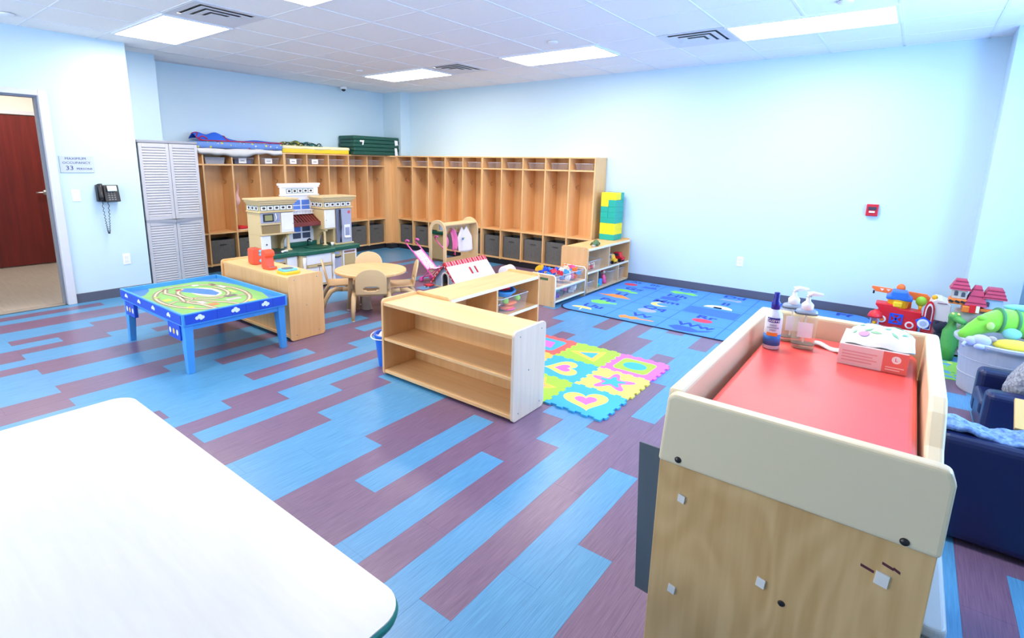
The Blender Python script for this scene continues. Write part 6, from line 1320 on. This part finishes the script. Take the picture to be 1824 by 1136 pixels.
B(.06, .14, yc-.04, yc+.04, 0, .36).build('mast', OG, t, bevel=.008)
MB().prism([(-.185, .42), (.24, .40), (.27, .37), (.27, .31), (.20, .32), (.05, .355), (-.15, .37), (-.185, .40)], yc-.03, yc-.012, 'xz').build('boom', OG, t, bevel=.004)
for k in range(4): MB().prism([(-.12+.05*k, .405), (-.085+.05*k, .403), (-.102+.05*k, .380)], yc-.0315, yc-.030, 'xz').build('lattice_gap', mat('gap_pale', (236, 214, 206), .6), t)
MB().ell((.04, yc-.02, .43), (.035, .025, .04)).build('cab', OG, t, smooth=True); MB().cyl((-.165, yc-.02, .345), .008, .03, 10).build('hook', BLACKP, t)
t = thing('toy_balloon', 'small green toy balloon lamp standing between the station and the white barn', 'toy balloon', (.195, 6.3, 0))
MB().ell((.205, 6.30, .335), (.042, .03, .048)).build('balloon', PM['lime'], t, smooth=True); MB().lathe([(.012, .0), (.012, .27), (.02, .29)], n=12, o=(.205, 6.30, 0)).build('stem', PM['yellow'], t, smooth=True)
t = thing('toy_gazebo', 'small toy booth with red dome roof at the left of the red station', 'toy booth', (-.19, 6.12, 0))
MB().lathe([(.055, .10), (.055, .115)], n=20, o=(-.115, 6.0, 0)).build('floor', mat('booth_blue', (150, 176, 210), .5), t)
MB().lathe([(.05, 0), (.055, .10)], n=20, o=(-.115, 6.0, 0)).build('plinth', MATS['booth_blue'], t)
for k in range(4):
    a = PI/4+PI/2*k; MB().cyl((-.115+.042*math.cos(a), 6.0+.042*math.sin(a), .115), .006, .075, 8).build('column', MATS['booth_blue'], t)
MB().lathe([(.06, .19), (.058, .205), (.045, .235), (.02, .252), (.008, .262), (.001, .264)], n=22, o=(-.115, 6.0, 0)).build('dome', RDp, t, smooth=True); MB().ell((-.115, 6.0, .135), .018, 10, 7).build('bell', PM['yellow'], t)
t = thing('toy_barn', 'red toy barn with large white arched roof beside the station', 'toy playset', (.32, 6.2, 0))
MB().box(.235, .25, 6.06, 6.08, 0, .24).build('corner_post', RDp, t); MB().box(.385, .40, 6.06, 6.08, 0, .24).build('corner_post', RDp, t); MB().box(.235, .25, 6.28, 6.30, 0, .24).build('corner_post', RDp, t); MB().box(.385, .40, 6.28, 6.30, 0, .24).build('corner_post', RDp, t)
B(.235, .40, 6.06, 6.30, .09, .105).build('floor', RDp, t); B(.235, .40, 6.06, 6.30, .225, .24).build('floor', RDp, t)
MB().prism([(.275, .235), (.268, .30), (.262, .36), (.275, .405), (.30, .422), (.34, .418), (.385, .40), (.405, .375), (.408, .32), (.414, .225)], 6.04, 6.30, 'xz').build('roof', PM['white'], t, bevel=.008)
MB().prism([(.225, .12), (.30, .12)]+[(.2625+.0375*math.cos(PI*i/10), .30+.10*math.sin(PI*i/10)) for i in range(11)], 6.02, 6.035, 'xz').build('arched_front', RDp, t); MB().prism([(.236, .14), (.289, .14)]+[(.2625+.0265*math.cos(PI*i/10), .30+.08*math.sin(PI*i/10)) for i in range(11)], 6.016, 6.02, 'xz').build('arched_ring', WHITEP, t); MB().prism([(.244, .15), (.281, .15)]+[(.2625+.0185*math.cos(PI*i/10), .30+.06*math.sin(PI*i/10)) for i in range(11)], 6.012, 6.016, 'xz').build('arched_opening', mat('barn_dark', (130, 30, 50), .6), t)
MB().prism(star(.06, .045), 5.995, 6.010, 'xz').move((.235, 0, .20)).build('badge', BLp, t); MB().prism(circ(.235, .195, .042, n=20), 5.988, 5.995, 'xz').build('badge_ring', WHITEP, t); MB().prism(circ(.235, .195, .026, n=18), 5.984, 5.988, 'xz').build('badge_centre', mat('badge_pale', (180, 190, 220), .5), t)
MB().ell((.285, 6.08, .43), .022, 12, 8).build('roof_light', PM['yellow'], t, smooth=True); B(.31, .375, 6.034, 6.04, .388, .393).build('roof_slot', mat('slot_purple', (110, 60, 110), .5), t)
# ---- toy castle
t = thing('toy_castle', 'toy castle with red shingled roofs and orange balconies in the right corner', 'toy playset', (.53, 5.85, 0))
STN = mat('castle_stone', (190, 180, 168), .7, var=.12, scale=30); ROOF = mat('castle_roof', (186, 52, 84), .5, var=.08); ORB = mat('castle_orange', (230, 120, 40), .5); GRN = mat('castle_green', (96, 170, 84), .6, var=.1); LBL = mat('castle_pale_blue', (168, 196, 226), .6)
yc = 5.80
B(.42, .66, yc-.02, yc+.12, .0, .40).build('keep', STN, t, bevel=.006)
def hip(x0, x1, y0, y1, z0, z1, ins, nm='roof'):
    q = MB().add([(x0, y0, z0), (x1, y0, z0), (x1, y1, z0), (x0, y1, z0), (x0+ins, y0+ins, z1), (x1-ins, y0+ins, z1), (x1-ins, y1-ins, z1), (x0+ins, y1-ins, z1)], [(0, 1, 5, 4), (1, 2, 6, 5), (2, 3, 7, 6), (3, 0, 4, 7), (4, 5, 6, 7), (3, 2, 1, 0)]).build(nm, ROOF, t)
    n = 3
    for k in range(n):
        u = (k+.5)/n; zz_ = z0+(z1-z0)*u; e = ins*u-.003; B(x0+e, x1-e, y0+e-.002, y0+e+.004, zz_-.004, zz_+.003).build('shingle_course', mat('castle_roof_dark', (150, 38, 70), .5), q)
B(.375, .47, yc-.03, yc+.08, .50, .58).build('left_turret', STN, t, bevel=.004); hip(.355, .49, yc-.05, yc+.10, .575, .66, .035)
hip(.46, .60, yc-.06, yc+.10, .46, .62, .05); B(.58, .69, yc-.02, yc+.10, .44, .53).build('right_turret', LBL, t, bevel=.004); hip(.565, .71, yc-.05, yc+.12, .53, .612, .03)
B(.36, .49, yc-.05, yc+.06, .455, .50).build('balcony', ORB, t, bevel=.008); B(.45, .56, yc-.07, yc+.06, .40, .455).build('balcony', ORB, t, bevel=.008); B(.56, .64, yc-.05, yc+.05, .42, .445).build('balcony', ORB, t, bevel=.006)
for x_ in (.375, .415, .45): MB().obox((x_, yc-.053, .478), (.014, 0, -.006), (0, .003, 0), (.004, 0, .008)).build('balcony_shield', BLACKP, t)
for x_, z_ in ((.40, .545), (.445, .54), (.60, .485)): MB().prism(archp(x_-.012, x_+.012, .04, 8), yc-.034, yc-.03, 'xz').move((0, 0, z_-.02)).build('window', mat('castle_window', (70, 72, 84), .5), t)
B(.495, .53, yc-.075, yc-.07, .405, .47).build('door', RDp, t); B(.535, .555, yc-.075, yc-.07, .41, .465).build('shutter', WHITEP, t)
MB().tube([(.56, yc-.06, .36), (.60, yc-.07, .375), (.64, yc-.06, .40), (.66, yc-.05, .44)], [.02, .018, .015, .008], 10).build('vine_tail', mat('mint_green', (110, 206, 140), .5), t, smooth=True)
B(.60, .70, yc-.03, yc+.1, .30, .37).build('pale_wall', LBL, t, bevel=.004); B(.62, .67, yc-.034, yc-.03, .315, .345).build('wall_niche', mat('niche_navy', (60, 72, 110), .5), t)
MB().prism([(.46, .10), (.62, .10), (.62, .24)]+[(.54+.08*math.cos(PI*i/10), .24+.08*math.sin(PI*i/10)) for i in range(11)], yc-.07, yc-.02, 'xz').build('monster_gate', GRN, t, bevel=.006)
B(.50, .58, yc-.076, yc-.07, .14, .23).build('gate_mouth', mat('mouth_blue', (120, 170, 230), .5), t)
for k in range(4): MB().prism([(.502+.02*k, .23), (.518+.02*k, .23), (.51+.02*k, .205)], yc-.08, yc-.076, 'xz').build('tooth', RDp, t)
MB().tube([(.56, yc-.05, .36), (.555, yc-.065, .31), (.57, yc-.07, .28)], .012, 8).build('root', mat('root_brown', (120, 60, 50), .7), t, smooth=True)
B(.42, .66, yc-.02, yc+.12, .0, .02).build('ground', GRN, t)
# ---- green dragon figure and dark bear by the castle
t = thing('toy_dragon', 'green toy dragon with a long snout standing left of the castle', 'toy animal', (.44, 5.68, 0))
DGN = mat('dragon_green', (84, 164, 78), .55, var=.15, scale=40)
MB().tube([(.40, 5.66, .0), (.405, 5.66, .12), (.40, 5.66, .24), (.405, 5.65, .36)], [.05, .055, .05, .035], 14).build('body', DGN, t, smooth=True)
MB().ell((.41, 5.64, .375), (.04, .035, .035)).build('head', DGN, t, smooth=True); MB().tube([(.42, 5.62, .365), (.455, 5.59, .35), (.475, 5.575, .345)], [.03, .024, .018], 10).build('snout', DGN, t, smooth=True)
for p in ((.395, 5.615, .40), (.43, 5.615, .40)): MB().ell(p, .01, 8, 6).build('eye', mat('eye_yellow', (240, 226, 120), .3), t)
t = thing('dark_plush', 'dark navy plush bear slumped between the barn and the tub', 'plush toy', (.345, 5.8, 0))
DK = mat('dark_plush', (36, 40, 58), .95, var=.2, scale=60)
MB().ell((0.350, 5.800, .11), (.055, .06, .11)).build('body', DK, t, smooth=True); MB().ell((0.340, 5.770, .235), (.045, .045, .045)).build('head', DK, t, smooth=True)
for p in ((0.315, 5.770, .275), (.37, 5.77, .275)): MB().ell(p, .016, 10, 7).build('ear', DK, t, smooth=True)
for p in ((0.310, 5.730, .04), (.39, 5.73, .04)): MB().ell(p, (.03, .05, .035)).build('leg', DK, t, smooth=True)
MB().ell((0.375, 5.710, .09), (.025, .02, .02)).build('paw', mat('paw_tan', (196, 160, 130), .9), t, smooth=True)
t = thing('green_ball', 'small lime green toy turtle shell at the far end of the green play mat', 'toy', (.34, 5.66, .005))
MB().ell((.34, 5.66, .03), (.04, .03, .025)).build('shell', PM['lime'], t, smooth=True)
